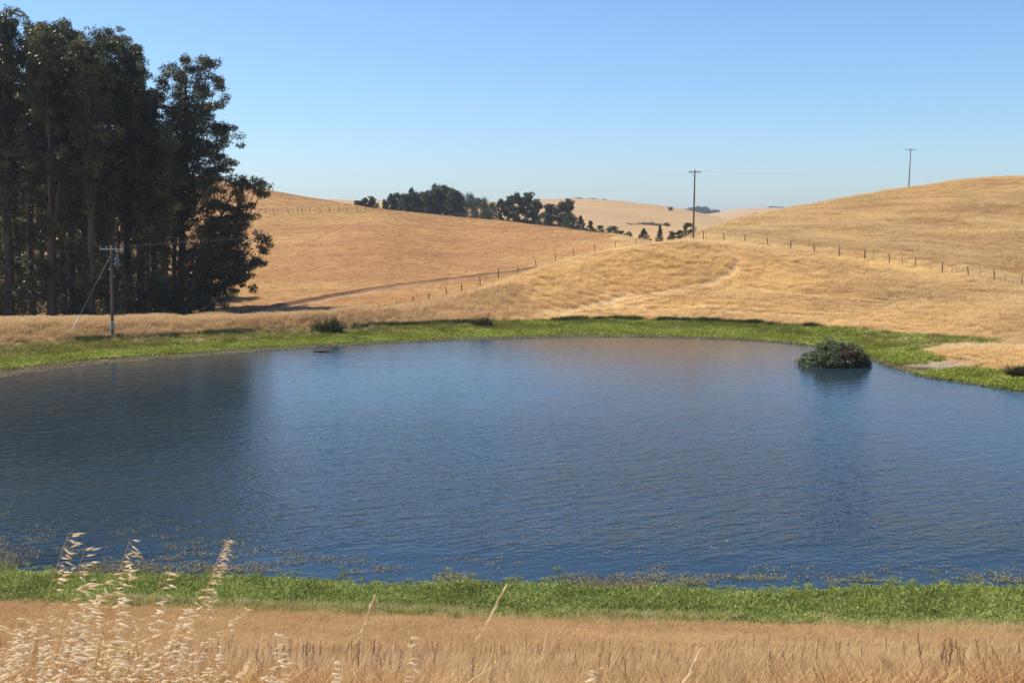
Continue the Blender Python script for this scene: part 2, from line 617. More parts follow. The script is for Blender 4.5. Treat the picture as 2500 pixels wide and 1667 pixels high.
def water_mat():
    m, t, out = new_mat("pond_water")
    N = NT(t)
    calm = N.attr('calm')
    fetch = N.attr('fetch')
    gust = N.noise(N.pos((1, 1.6, 1), .3), .05, 3, .5)
    a = N.noise(N.pos((.38, 1.2, 1), math.radians(27)), 1.25, 2.5, .5, .35)
    b = N.noise(N.pos((.6, 1.2, 1), math.radians(8)), 2.6, 2.5, .5, .3)
    c = N.noise(N.pos((1.0, .9, 1), math.radians(40)), 3.6, 3, .55, .2)
    h = N.math('ADD', N.math('MULTIPLY', a, 1.0), N.math('ADD', N.math('MULTIPLY', b, .42), N.math('MULTIPLY', c, .5)))
    amp = N.math('MULTIPLY', N.math('SUBTRACT', 1.0, N.math('MULTIPLY', calm, .75)), N.math('ADD', .55, N.math('MULTIPLY', gust, .8)))
    h = N.math('MULTIPLY', N.math('MULTIPLY', h, amp), fetch)
    bp = N.n('ShaderNodeBump', inp={'Height': h, 'Strength': 1.0, 'Distance': .08})
    p = N.n('ShaderNodeBsdfPrincipled', inp={'Base Color': (.017, .032, .044, 1), 'Roughness': .05, 'IOR': 1.333, 'Specular IOR Level': .5})
    t.links.new(bp.outputs[0], p.inputs['Normal'])
    t.links.new(p.outputs[0], out.inputs[0])
    return m


M = {}
M['ground'] = ground_mat()
M['water'] = water_mat()
M['bark'] = plain_mat("eucalyptus_bark", (.035, .027, .020), (.14, .11, .085), 1.2, .9, (1, 1, .15))
M['euc'] = leaf_mat("eucalyptus_leaf", [(.2, (.012, .014, .005)), (.55, (.062, .066, .018)), (.9, (.26, .24, .08))], .3, rough=.4, spec=.45)
M['fareuc'] = leaf_mat("far_tree_leaf", [(.15, (.026, .034, .018)), (.5, (.058, .068, .032)), (.85, (.11, .115, .055))], .2, noise_scale=.12)
M['fargreen'] = leaf_mat("round_tree_leaf", [(.15, (.03, .045, .018)), (.5, (.065, .09, .034)), (.85, (.11, .14, .05))], .2, noise_scale=.12)
M['cypress'] = leaf_mat("conifer_leaf", [(.15, (.012, .020, .010)), (.5, (.028, .040, .018)), (.85, (.05, .062, .026))], .1, noise_scale=.2)
M['bramble'] = leaf_mat("bramble_leaf", [(.1, (.035, .055, .018)), (.5, (.11, .135, .05)), (.8, (.24, .25, .12)), (.97, (.60, .52, .42))], .3, noise_scale=1.2, amp=.3)
M['rust'] = leaf_mat("dead_bramble_leaf", [(.2, (.10, .055, .035)), (.8, (.24, .135, .085))], .25)
M['rush'] = leaf_mat("rush_leaf", [(.1, (.018, .026, .008)), (.5, (.045, .05, .014)), (.95, (.16, .10, .035))], .15, noise_scale=1.0, amp=.3)
M['mat'] = leaf_mat("water_weed_leaf", [(.1, (.15, .17, .020)), (.5, (.29, .32, .042)), (.9, (.43, .43, .10))], .35, attr=None, noise_scale=.22, amp=.55)
M['nearmat'] = leaf_mat("near_weed_leaf", [(.08, (.10, .115, .027)), (.5, (.30, .35, .08)), (.85, (.47, .52, .17)), (1.0, (.58, .52, .28))], .4, attr='rnd', noise_scale=.45, amp=.35)
M['deadmat'] = leaf_mat("dead_weed_leaf", [(.1, (.13, .095, .05)), (.5, (.26, .20, .10)), (.9, (.36, .34, .15))], .2, attr='rnd', noise_scale=.5, amp=.4)
M['sedge'] = leaf_mat("sedge_leaf", [(.1, (.10, .11, .018)), (.5, (.19, .19, .032)), (.9, (.34, .29, .08))], .35, attr=None, noise_scale=.18, amp=.6)
M['darksedge'] = leaf_mat("dark_sedge_leaf", [(.1, (.018, .032, .008)), (.5, (.04, .06, .014)), (.9, (.10, .11, .03))], .2, attr=None, noise_scale=.3, amp=.5)
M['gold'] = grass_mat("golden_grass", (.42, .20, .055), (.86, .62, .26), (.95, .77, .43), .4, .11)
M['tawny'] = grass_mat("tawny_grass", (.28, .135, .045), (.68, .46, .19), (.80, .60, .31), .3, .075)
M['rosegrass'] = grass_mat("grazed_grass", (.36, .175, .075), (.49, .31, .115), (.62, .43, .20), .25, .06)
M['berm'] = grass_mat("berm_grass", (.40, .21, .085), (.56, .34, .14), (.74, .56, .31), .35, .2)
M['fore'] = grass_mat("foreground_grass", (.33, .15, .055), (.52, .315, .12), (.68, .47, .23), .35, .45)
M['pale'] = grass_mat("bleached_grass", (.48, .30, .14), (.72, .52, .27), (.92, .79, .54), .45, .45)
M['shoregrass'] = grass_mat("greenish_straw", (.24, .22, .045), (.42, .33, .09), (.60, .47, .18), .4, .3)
M['stalk'] = plain_mat("dark_stalk", (.13, .06, .025), (.26, .13, .05), 4.0, .8)
M['oat'] = leaf_mat("oat_spikelet", [(.1, (.78, .64, .42)), (.9, (.94, .87, .70))], .55, attr='rnd', noise_scale=3.0, amp=.2, rough=.5)
M['oatstem'] = plain_mat("oat_stem", (.46, .28, .11), (.62, .42, .18), 6.0, .7)
M['wood'] = plain_mat("weathered_pole_wood", (.10, .062, .042), (.26, .18, .13), 2.0, .85, (3, 3, .3), .3)
M['arm'] = plain_mat("grey_crossarm_wood", (.40, .36, .31), (.62, .58, .52), 3.0, .8, (.4, 3, 3))
M['post'] = plain_mat("fence_post_wood", (.06, .038, .026), (.16, .10, .065), 2.0, .9, (3, 3, .4))
M['tpost'] = plain_mat("rusty_steel_post", (.16, .09, .06), (.26, .16, .11), 3.0, .7)
M['wire'] = plain_mat("fence_wire", (.22, .18, .15), (.3, .26, .22), 2.0, .6)
M['cable'] = plain_mat("power_cable", (.30, .31, .33), (.4, .41, .43), 1.0, .6)
M['glassins'] = plain_mat("insulator_porcelain", (.35, .34, .33), (.6, .6, .58), 2.0, .3)
M['can'] = plain_mat("transformer_paint", (.16, .18, .22), (.22, .24, .28), 1.0, .45)
M['guard'] = plain_mat("guy_guard_plastic", (.62, .63, .64), (.78, .78, .78), 1.0, .5)
M['band'] = plain_mat("pole_wrap", (.20, .26, .28), (.36, .42, .44), 3.0, .6)
M['roof'] = plain_mat("shed_roof_metal", (.42, .28, .22), (.60, .44, .36), 1.0, .6)
M['shedwall'] = plain_mat("shed_board", (.12, .09, .07), (.22, .17, .13), 2.0, .85)
M['rock'] = plain_mat("pale_rock", (.5, .48, .44), (.75, .73, .7), 4.0, .8)
M['flower'] = plain_mat("yellow_petal", (.75, .45, .02), (.85, .58, .04), 8.0, .6)

# ------------------------------------------------------------------ the land: one sheet
APEX = 60.0


def build_ground():
    sc = np.concatenate([-np.geomspace(1.6, .47, 26), np.linspace(-.455, .455, 780), np.geomspace(.47, 1.6, 26)])
    rows = np.concatenate([np.linspace(-50, 2, 14), np.arange(3, 30, .6), np.arange(30, 50, .35), np.arange(50, 88, 1.5), np.arange(88, 190, .42), np.arange(190, 340, .9), np.arange(340, 480, 1.6), np.geomspace(484, 1300, 90), np.geomspace(1320, 12000, 70)])
    S, Y = np.meshgrid(sc, rows)
    X = S * (Y + APEX)
    x, y = X.ravel(), Y.ravel()
    z = terrain_z(x, y)
    green, mud, tr, rd, bank, pink = masks(x, y)
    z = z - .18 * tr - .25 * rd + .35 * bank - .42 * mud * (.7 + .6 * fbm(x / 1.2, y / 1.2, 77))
    s = slope_of(x, y)
    fw, _ = line_at(far_water, s)
    nw, _ = line_at(near_water, s)
    wet = (1 - smooth01(.03, .22, z)) * (y > 30) * (y < 150)
    n, m = len(rows), len(sc)
    idx = np.arange(n * m).reshape(n, m)
    Q = np.stack([idx[:-1, :-1], idx[:-1, 1:], idx[1:, 1:], idx[1:, :-1]], -1).reshape(-1, 4)
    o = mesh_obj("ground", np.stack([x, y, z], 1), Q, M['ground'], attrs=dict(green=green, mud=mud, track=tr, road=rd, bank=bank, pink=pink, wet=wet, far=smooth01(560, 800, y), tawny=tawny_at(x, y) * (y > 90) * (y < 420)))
    return tag(o, "rolling dry golden hills and banks around the pond", "hills", kind="structure")


def build_water():
    sc = np.linspace(-.72, .72, 120)
    fr = np.linspace(0, 1, 90)
    nw, _ = line_at(near_water, np.clip(sc, -.62, .62))
    fw, _ = line_at(far_water, np.clip(sc, -.62, .62))
    nw, fw = nw - 3.0, fw + 3.5
    Y = nw[None] + (fw - nw)[None] * fr[:, None]
    X = sc[None] * Y
    n, m = len(fr), len(sc)
    idx = np.arange(n * m).reshape(n, m)
    Q = np.stack([idx[:-1, :-1], idx[:-1, 1:], idx[1:, 1:], idx[1:, :-1]], -1).reshape(-1, 4)
    x, y = X.ravel(), Y.ravel()
    nn = np.tile(nw + 3.0, n)
    calm = 1 - smooth01(4.5, 9.5, y - nn + 1.8 * fbm(x / 5, y / 3, 31))
    o = mesh_obj("pond_water", np.stack([x, y, np.zeros(len(x))], 1), Q, M['water'], attrs=dict(calm=calm, fetch=1.65 - 1.25 * smooth01(.0, .62, np.repeat(fr, m))))
    return tag(o, "wind-rippled dark blue pond water", "water", kind="structure")


build_ground()
build_water()

# ------------------------------------------------------------------ scattered grass and weeds (stuff)
def blade(mb, base, h, lean, az, w, seg=2, curve=1.6, head=0.0, a0=0.0, face=None):
    """one grass blade leaning towards az; head widens its top"""
    t = np.linspace(0, 1, seg + 1)
    off = lean * t ** curve
    P = np.stack([base[0] + off * math.cos(az), base[1] + off * math.sin(az), base[2] + h * t * (1 - .12 * lean / max(h, 1e-3) * t)], 1)
    fa = random.uniform(0, math.pi) if face is None else face
    side = np.array([math.cos(fa), math.sin(fa), 0])
    ww = w * (1 - .75 * t)
    if head:
        ww = np.where(t > .62, w * head * np.where(t > .95, .35, 1.0), w * .6)
    V = np.concatenate([P - side * ww[:, None] / 2, P + side * ww[:, None] / 2])
    n = seg + 1
    Q = [[i, n + i, n + i + 1, i + 1] for i in range(seg)]
    mb.add(V, Q, np.concatenate([t, t]) * (1 - a0) + a0)


def proto(name, mb, mat, attr):
    V, Q, A = mb.arrays()
    me = mesh_data(name, V, Q, True, {attr: A})
    me.materials.append(mat)
    return bpy.data.objects.new(name, me)


def scatter(name, P, protos, scale, yaw, label, cat, tilt=None):
    """one object that carries a field of tufts"""
    P = np.asarray(P, np.float32)
    n = len(P)
    me = bpy.data.meshes.new(name)
    me.vertices.add(n)
    me.vertices.foreach_set("co", P.ravel())
    scale = np.asarray(scale, np.float32)
    if scale.ndim == 1:
        scale = np.repeat(scale[:, None], 3, 1)
    rot = np.zeros((n, 3), np.float32)
    rot[:, 2] = yaw
    if tilt is not None:
        rot[:, :2] = tilt
    for k, v in (('rot', rot), ('scl', scale)):
        a = me.attributes.new(k, 'FLOAT_VECTOR', 'POINT')
        a.data.foreach_set("vector", np.ascontiguousarray(v, np.float32).ravel())
    a = me.attributes.new('pick', 'INT', 'POINT')
    a.data.foreach_set("value", rng.integers(0, len(protos), n).astype(np.int32))
    me.update()
    o = bpy.data.objects.new(name, me)
    COL.objects.link(o)
    ng = bpy.data.node_groups.new(name, 'GeometryNodeTree')
    ng.interface.new_socket("Geometry", in_out='INPUT', socket_type='NodeSocketGeometry')
    ng.interface.new_socket("Geometry", in_out='OUTPUT', socket_type='NodeSocketGeometry')
    nd, lk = ng.nodes, ng.links
    gi, go = nd.new('NodeGroupInput'), nd.new('NodeGroupOutput')
    iop = nd.new('GeometryNodeInstanceOnPoints')
    join = nd.new('GeometryNodeJoinGeometry')
    for pr in reversed(protos):
        oi = nd.new('GeometryNodeObjectInfo')
        oi.inputs['Object'].default_value = pr
        oi.inputs['As Instance'].default_value = True
        lk.new(oi.outputs['Geometry'], join.inputs[0])
    lk.new(gi.outputs[0], iop.inputs['Points'])
    lk.new(join.outputs[0], iop.inputs['Instance'])
    iop.inputs['Pick Instance'].default_value = True

    def named(nm, typ):
        x = nd.new('GeometryNodeInputNamedAttribute')
        x.data_type = typ
        x.inputs['Name'].default_value = nm
        return x.outputs['Attribute']
    lk.new(named('pick', 'INT'), iop.inputs['Instance Index'])
    e2r = nd.new('FunctionNodeEulerToRotation')
    lk.new(named('rot', 'FLOAT_VECTOR'), e2r.inputs[0])
    lk.new(e2r.outputs[0], iop.inputs['Rotation'])
    lk.new(named('scl', 'FLOAT_VECTOR'), iop.inputs['Scale'])
    lk.new(iop.outputs[0], go.inputs[0])
    md = o.modifiers.new("scatter", 'NODES')
    md.node_group = ng
    return tag(o, label, cat, kind="stuff")


def tuft(nb, h, r, lean, w, head=0.0, wind=0.3, hv=.35, seg=2):
    mb = MB()
    for _ in range(nb):
        a = random.uniform(0, 2 * math.pi)
        rr = r * math.sqrt(random.random())
        az = random.gauss(0, wind * 3)
        blade(mb, (rr * math.cos(a), rr * math.sin(a), -.05), h * random.uniform(1 - hv, 1 + hv), h * lean * random.uniform(.4, 1.4), az, w * random.uniform(.7, 1.3), seg, 1.7, head if random.random() < .5 else 0)
    return mb


def pts_wedge(n, y0, y1, power=1.0, smax=.5, pad=2.0):
    """random points in the seen wedge; power 1 = even density in y, 2 = even per area"""
    u = rng.random(n)
    if power == 2:
        y = np.sqrt(y0 * y0 + u * (y1 * y1 - y0 * y0))
    else:
        y = y0 + u * (y1 - y0)
    x = (rng.random(n) * 2 - 1) * (smax * y + pad)
    return x, y


def field(x, y):
    return np.stack([x, y, terrain_z(x, y)], 1)


# 1. tall golden grass on the knoll and the right hill
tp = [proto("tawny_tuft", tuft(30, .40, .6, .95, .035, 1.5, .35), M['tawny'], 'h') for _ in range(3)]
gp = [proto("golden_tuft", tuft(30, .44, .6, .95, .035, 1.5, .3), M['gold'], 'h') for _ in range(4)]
x, y = pts_wedge(125000, 92, 345)
s = slope_of(x, y)
green, mud, tr, rd, bank, pink = masks(x, y)
gt, _ = line_at(green_top, s)
cl, _ = line_at(crest_l, s)
patch = fbm(x / 9, y / 16, 41)
fw, _ = line_at(far_water, s)
keep = ((y > gt + .3) | ((y > fw + .8) & (s > .3))) & ((green < .3) | ((rng.random(len(x)) < .22) & (y > .45 * fw + .55 * gt))) & (pink < .5) & (tr < .65) & (mud < .3) & (y < cl + 12)
keep &= ~((s < -.1) & (y > line_at(berm, s)[0] + 10))
x, y, tr, patch = x[keep], y[keep], tr[keep], patch[keep]
sz = (1.0 + .55 * patch + .3 * rng.random(len(x))) * (1 - .4 * tr) * (.75 + .25 * smooth01(0, 30, y - line_at(green_top, slope_of(x, y))[0]))
scl = np.stack([sz * (1 + (y - 140) / 300), sz * (1 + (y - 140) / 300), sz * np.clip(.95 + .3 * patch, .5, 1.4)], 1)
tw_ = rng.random(len(x)) < tawny_at(x, y)
yaw = rng.normal(0, .5, len(x))
scatter("knoll_grass", field(x[~tw_], y[~tw_]), gp, scl[~tw_], yaw[~tw_], "tall pale golden dry grass blown over on the knoll by the pond", "grass")
scatter("hill_grass", field(x[tw_], y[tw_]), tp, scl[tw_], yaw[tw_], "tawny dry grass on the long right hill behind the fence", "grass")

# 2. short grazed grass of the left slope
rp = [proto("grazed_tuft", tuft(22, .20, .75, 1.2, .05, 0, .5), M['rosegrass'], 'h') for _ in range(3)]
x, y = pts_wedge(75000, 150, 480)
s = slope_of(x, y)
green, mud, tr, rd, bank, pink = masks(x, y)
cl, _ = line_at(crest_l, s)
keep = (pink > .4) & (rd < .2) & (y < cl + 12) & (s > -.34)
x, y = x[keep], y[keep]
sz = (.5 + .9 * rng.random(len(x)) ** 2) * (y / 260) ** .5
scatter("pasture_grass", field(x, y), rp, sz, rng.normal(0, .8, len(x)), "short grazed pinkish straw grass on the far left slope", "grass")

# 3. pale tall grass along the berm on the left
bp_ = [proto("berm_tuft", tuft(26, .70, .4, .6, .03, 2.0, .2), M['berm'], 'h') for _ in range(3)]
n = 15000
s = np.minimum(rng.uniform(-.48, .02, n), rng.uniform(-.48, .12, n))
gt, _ = line_at(green_top, s)
bm, _ = line_at(berm, s)
y = gt + .5 + rng.random(n) * (bm - gt + 6)
fw, _ = line_at(far_water, s)
y = np.where(rng.random(n) < .07, gt - (gt - fw) * .6 * rng.random(n) ** 1.5, y)
x = s * y
sz = (.6 + .5 * rng.random(n)) * (.7 + .5 * smooth01(-.5, .5, fbm(x / 4, y / 4, 61))) * (.75 + .4 * smooth01(0, 4, y - gt))
scatter("berm_grass", field(x, y), bp_, sz, rng.normal(0, .5, n), "pale feathery dry grass along the low bank before the dark trees", "grass")

# 4. bright low weed mat along the far water edge
def leafy(n, r, h, ll, lw, up=.6):
    mb = MB()
    for _ in range(n):
        a = random.uniform(0, 2 * math.pi)
        rr = r * math.sqrt(random.random())
        c = np.array([rr * math.cos(a), rr * math.sin(a), h * random.random() ** .7 * (1 - .5 * rr / r)])
        d = np.array([random.gauss(0, 1), random.gauss(0, 1), random.gauss(up, .5)])
        d /= np.linalg.norm(d)
        w = np.cross(d, [random.gauss(0, .4), random.gauss(0, .4), 1.0])
        w /= np.linalg.norm(w) + 1e-6
        L, W = ll * random.uniform(.6, 1.3), lw * random.uniform(.7, 1.2)
        mb.add([c, c + d * L * .5 - w * W / 2, c + d * L, c + d * L * .5 + w * W / 2], [[0, 1, 2, 3]], random.random())
    return mb


mp_ = [proto("weed_tuft", leafy(46, .55, .16, .22, .09), M['mat'], 'rnd') for _ in range(3)]
n = 16000
s = rng.uniform(-.5, .5, n)
fw, _ = line_at(far_water, s)
gt, _ = line_at(green_top, s)
y = fw - .8 + rng.random(n) * (gt - fw + .8)
x = s * y
green = masks(x, y)[0]
z = terrain_z(x, y)
keep = (green > .45) & (z > -.12)
x, y, z = x[keep], y[keep], np.maximum(z[keep], 0.0)
scatter("green_weed", np.stack([x, y, z], 1), mp_, .7 + .6 * rng.random(len(x)), rng.random(len(x)) * 6.28, "bright green low weed carpeting the far water edge", "weed")

# 5. brown dying weed fringe at the far water line
dp = [proto("dead_weed_tuft", leafy(26, .5, .05, .16, .05, .15), M['deadmat'], 'rnd') for _ in range(2)]
n = 9000
s = rng.uniform(-.5, .42, n)
fw, _ = line_at(far_water, s)
wid = np.interp(s, [-.5, -.3, -.1, .1, .3, .5], [6.5, 5.0, 3.0, 3.0, 2.0, 1.5])
y = fw + .5 - rng.random(n) ** 1.3 * wid
x = s * y
keep = fbm(x / 2, y / 2, 71) > -.3
scatter("brown_weed", np.stack([x, y, np.full(n, .012)], 1)[keep], dp, (.6 + .5 * rng.random(n))[keep], (rng.random(n) * 6.28)[keep], "brown dying weed floating along the far water line", "weed")

# 6. taller green sedge behind the mat, and the dark row along the bank foot
sp = [proto("sedge_tuft", tuft(26, .42, .4, .5, .035, 0, .5), M['sedge'], 'h') for _ in range(3)]
n = 9000
s = rng.uniform(-.5, .45, n)
fw, _ = line_at(far_water, s)
gt, _ = line_at(green_top, s)
f = .35 + .7 * rng.random(n)
y = fw + (gt - fw) * f
x = s * y
green = masks(x, y)[0]
keep = (green > .3) & (fbm(x / 4, y / 2, 81) + .5 * (f - .6) > np.interp(s, [-.4, -.1, .1, .4], [-.25, -.1, .1, .0]))
scatter("sedge", field(x[keep], y[keep]), sp, (.6 + .7 * rng.random(n))[keep], (rng.random(n) * 6.28)[keep], "olive green sedge standing behind the bright weed", "sedge")
sd = [proto("dark_sedge_tuft", tuft(34, .55, .5, .5, .045, 0, .6), M['darksedge'], 'h') for _ in range(3)]
n = 3600
s = rng.uniform(-.47, .30, n)
gt, _ = line_at(green_top, s)
y = gt + rng.normal(-.2, .5, n)
x = s * y
keep = fbm(x / 3.5, y / 6, 91) > np.interp(s, [-.4, -.2, .0, .15, .3], [.05, -.05, -.1, -.25, .0])
scatter("dark_sedge", field(x[keep], y[keep]), sd, (.5 + .6 * rng.random(n))[keep], (rng.random(n) * 6.28)[keep], "dark green sedge tussocks running along the foot of the dry bank", "sedge")

# 7. near water weed, dense then thinning out into the water
np_ = [proto("near_weed_tuft", leafy(52, .30, .10, .13, .05, .6), M['nearmat'], 'rnd') for _ in range(4)]
n = 42000
s = rng.uniform(-.52, .52, n)
nw, _ = line_at(near_water, s)
wid = np.interp(s, [-.5, -.3, -.15, 0, .2, .5], [2.3, 2.3, 2.4, 2.5, 2.8, 3.0])
d = rng.random(n) * 8.0 - 1.4
x = s * (nw + d)
y = nw + d
wid = wid * (.95 + .28 * fbm(x / 5, y * 0 + 3, 105))
dens = np.where(d < wid, 1.0, np.exp(-(d - wid) / .35)) * np.clip(1.0 + .8 * fbm(x / 1.8, y / 1.2, 101) - .2 * smooth01(.5, 1.1, d / wid), 0.0, 1)
keep = rng.random(n) < dens
z = np.maximum(terrain_z(x, y), 0.0)
sz = np.where(d < wid, 1.0, .5) * (.35 + 1.0 * rng.random(n))
scatter("near_weed", np.stack([x, y, z], 1)[keep], np_, sz[keep], (rng.random(n) * 6.28)[keep], "leafy green water weed along the near shore", "weed")
fp = [proto("floating_weed_tuft", leafy(14, .22, .05, .09, .03, .5), M['deadmat'], 'rnd') for _ in range(3)]
n = 9000
s = rng.uniform(-.52, .52, n)
nw, _ = line_at(near_water, s)
wid = np.interp(s, [-.5, -.3, -.15, 0, .2, .5], [2.3, 2.3, 2.4, 2.5, 2.8, 3.0])
d = wid - .5 + rng.exponential(1.5, n) * np.interp(s, [-.5, -.2, 0, .5], [1.7, 1.2, .7, .5])
x, y = s * (nw + d), nw + d
keep = fbm(x / 2.5, y / 1.2, 111) > .0
scatter("floating_weed", np.stack([x, y, np.full(n, .01)], 1)[keep], fp, (.5 + .6 * rng.random(n))[keep], (rng.random(n) * 6.28)[keep], "sparse brown weed tips poking out of the near water", "weed")

# 8. foreground dry grass
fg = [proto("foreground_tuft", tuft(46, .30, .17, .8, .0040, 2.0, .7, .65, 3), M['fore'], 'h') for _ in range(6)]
x, y = pts_wedge(56000, 8.5, 39.0, 2, .5, 1.0)
nw, _ = line_at(near_water, slope_of(x, y))
keep = y < nw - .6 + 1.8 * fbm(x / 4, y / 3, 121)
x, y = x[keep], y[keep]
hs = (1.1 - .018 * y) * (.75 + .35 * fbm(x / 3, y / 4, 131) + .45 * rng.random(len(x)) ** 2)
scatter("dry_grass", field(x, y), fg, np.stack([1 + .3 * rng.random(len(x)), 1 + .3 * rng.random(len(x)), hs], 1), rng.normal(0, .7, len(x)), "dense tan dry grass covering the slope in the foreground", "grass")
pl = [proto("pale_tuft", tuft(26, .30, .16, .8, .0036, 2.4, .6, .45, 3), M['pale'], 'h') for _ in range(4)]
x, y = pts_wedge(16000, 9.0, 38.0, 2, .5, 1.0)
nw, _ = line_at(near_water, slope_of(x, y))
keep = (y < nw - 1.0) & (fbm(x / 2.2, y / 3.5, 137) + .25 * vnoise(x * 2, y * 2, 5) > .1)
x, y = x[keep], y[keep]
scatter("pale_grass", field(x, y), pl, (1.1 - .018 * y) * (.7 + .6 * rng.random(len(x))), rng.normal(0, .7, len(x)), "paler bleached grass heads showing through the foreground slope", "grass")
ls = []
for k in range(4):
    mb = MB()
    for _ in range(7):
        blade(mb, (random.gauss(0, .14), random.gauss(0, .14), -.03), random.uniform(.38, .72), random.uniform(.05, .32), random.gauss(0, .5), .0036, 5, 1.9, 1.9)
    ls.append(proto("long_stem", mb, M['pale'] if k % 2 else M['fore'], 'h'))
x, y = pts_wedge(2600, 9.5, 33.0, 2, .5, 1.0)
keep = fbm(x / 3.0, y / 3.0, 147) > -.15
x, y = x[keep], y[keep]
scatter("tall_grass", field(x, y), ls, (1.15 - .017 * y) * (.7 + .6 * rng.random(len(x))), rng.normal(0, .5, len(x)), "loose long dry stems standing above the foreground grass", "grass")
sg = [proto("shore_tuft", tuft(26, .3, .2, .6, .010, 0, .3, .4), M[k], 'h') for k in ('sedge', 'pale', 'shoregrass', 'shoregrass')]
n = 5200
s = rng.uniform(-.52, .52, n)
nw, _ = line_at(near_water, s)
y = nw - .5 - np.abs(rng.normal(0, 1, n)) * (.6 + 2.0 * smooth01(.0, .35, s))
x = s * y
keep = fbm(x / 4, y / 2, 141) > -.1
scatter("shore_grass", field(x[keep], y[keep]), sg, (.5 + .6 * rng.random(n))[keep], rng.normal(0, .6, n)[keep], "thin yellow green grass between the dry slope and the near weed", "grass")

# ------------------------------------------------------------------ trees
def leaf_cloud(C, R, n_per, L, W, droop=.6, flat=.6, hollow=.35):
    """leaves round the clump centres C with radii R: diamond quads"""
    C = np.repeat(np.asarray(C, float), n_per, 0)
    R = np.repeat(np.asarray(R, float), n_per)
    n = len(C)
    d = rng.normal(size=(n, 3))
    d /= np.linalg.norm(d, axis=1)[:, None]
    r = (hollow + (1 - hollow) * rng.random(n)) ** .6
    P = C + d * (R * r)[:, None] * np.array([1, 1, flat])
    a = rng.normal(size=(n, 3)) + np.array([0, 0, -droop])
    a /= np.linalg.norm(a, axis=1)[:, None]
    b = np.cross(a, rng.normal(size=(n, 3)))
    b /= np.linalg.norm(b, axis=1)[:, None] + 1e-9
    l = (L * rng.uniform(.6, 1.35, n))[:, None]
    w = (W * rng.uniform(.6, 1.3, n))[:, None]
    V = np.stack([P, P + a * l * .45 - b * w / 2, P + a * l, P + a * l * .45 + b * w / 2], 1).reshape(-1, 3)
    Q = np.arange(4 * n).reshape(n, 4)
    return V, Q, np.repeat(rng.random(n), 4)


def bez(p0, p1, p2, n):
    t = np.linspace(0, 1, n)[:, None]
    return (1 - t) ** 2 * p0 + 2 * t * (1 - t) * p1 + t * t * p2


def crown_obj(root, C, R, n_per, L, W, mat, droop=.6, flat=.6, name="crown"):
    V, Q, A = leaf_cloud(C, R, n_per, L, W, droop, flat)
    return mesh_obj(name, V, Q, mat, root, False, dict(rnd=A))


def eucalyptus(base, tips, label, r0=.55, fill=26, fill_r=3.2, fill_lo=.14, nsub=9, n_per=95, clump=1.15, start=(.3, .6), bend=.0, group="tall eucalyptus trees of the dark grove", leafL=.40, leafW=.13, leafmat='euc', name="eucalyptus_tree"):
    """tips: world points that limbs reach; the first is the leader"""
    base = np.asarray(base, float)
    root = empty(name, base)
    tag(root, label, "tree", group)
    tips = [np.asarray(t, float) for t in tips]
    lead = tips[0]
    H = lead[2] - base[2]
    wood = MB()
    mid = base + (lead - base) * np.array([.35 - bend, .35 - bend, .55])
    mid[:2] += rng.normal(0, .4, 2)
    trunk = bez(base - [0, 0, .4], mid, lead, 16)
    trunk[2:-1, :2] += rng.normal(0, .12, (13, 2))
    tr = r0 * (1 - np.linspace(0, 1, 16)) ** .8 + .05
    tr[0] *= 1.35
    wood.tube(trunk, tr, 8)
    C, R = [], []
    limbs = [(trunk[6:], .14)]
    for t in tips[1:]:
        dz = t[2] - base[2]
        f = np.clip(rng.uniform(*start) * dz / H, .06, .85)
        k = int(round(f * 15))
        p0 = trunk[k]
        p1 = p0 + (t - p0) * np.array([.62, .62, .38])
        L_ = bez(p0, p1, t, 10)
        L_[1:-1] += rng.normal(0, .12, (8, 3))
        wood.tube(L_, np.linspace(max(.08, tr[k] * .5), .03, 10), 6)
        limbs.append((L_[2:], .1))
    for P, _ in limbs:
        seglen = np.linalg.norm(P[-1] - P[0])
        m = max(4, int(nsub * min(1.6, seglen / 9)))
        for i in range(m):
            t = .12 + .88 * (i + rng.random()) / m
            q = t * (len(P) - 1)
            j = min(int(q), len(P) - 2)
            p = P[j] + (P[j + 1] - P[j]) * (q - j)
            axis = P[j + 1] - P[j]
            axis /= np.linalg.norm(axis)
            d = rng.normal(size=3) + axis * .9 + [0, 0, .35]
            d /= np.linalg.norm(d)
            ln = rng.uniform(.7, 2.3) * clump * (1.15 - .5 * t)
            e = p + d * ln * 1.3
            wood.tube(bez(p, p + d * ln * .6, e + [0, 0, .2], 4), [.05, .035, .025, .015], 4, cap=False)
            C.append(e)
            R.append(clump * rng.uniform(.55, 1.15))
            if rng.random() < .55:
                C.append(e + rng.normal(0, .55 * clump, 3) + [0, 0, -.3])
                R.append(clump * rng.uniform(.4, .8))
        for _ in range(4):
            C.append(P[-1] + rng.normal(0, .85 * clump, 3) * [1, 1, .3])
            R.append(clump * rng.uniform(.5, .85))
    for i in range(fill):
        f = fill_lo + (.84 - fill_lo) * ((i + rng.random()) / fill) ** 1.45
        k = f * 15
        j = int(k)
        p = trunk[j] + (trunk[j + 1] - trunk[j]) * (k - j)
        az = rng.uniform(0, 2 * math.pi)
        ln = fill_r * rng.uniform(.35, 1.15) * (1.1 - .5 * f)
        e = p + np.array([math.cos(az) * ln, math.sin(az) * ln, ln * rng.uniform(.1, .8)])
        wood.tube(bez(p, p + (e - p) * [.6, .6, .3], e, 5), np.linspace(.09, .02, 5), 4, cap=False)
        for _ in range(3):
            C.append(e + rng.normal(0, .7, 3))
            R.append(clump * rng.uniform(.6, 1.2))
    wood.build("trunk", M['bark'], root)
    crown_obj(root, C, R, n_per, leafL, leafW, M[leafmat])
    return root


def px_tips(base_y, lst):
    return [at(u, v, base_y + dy) for u, v, dy in lst]


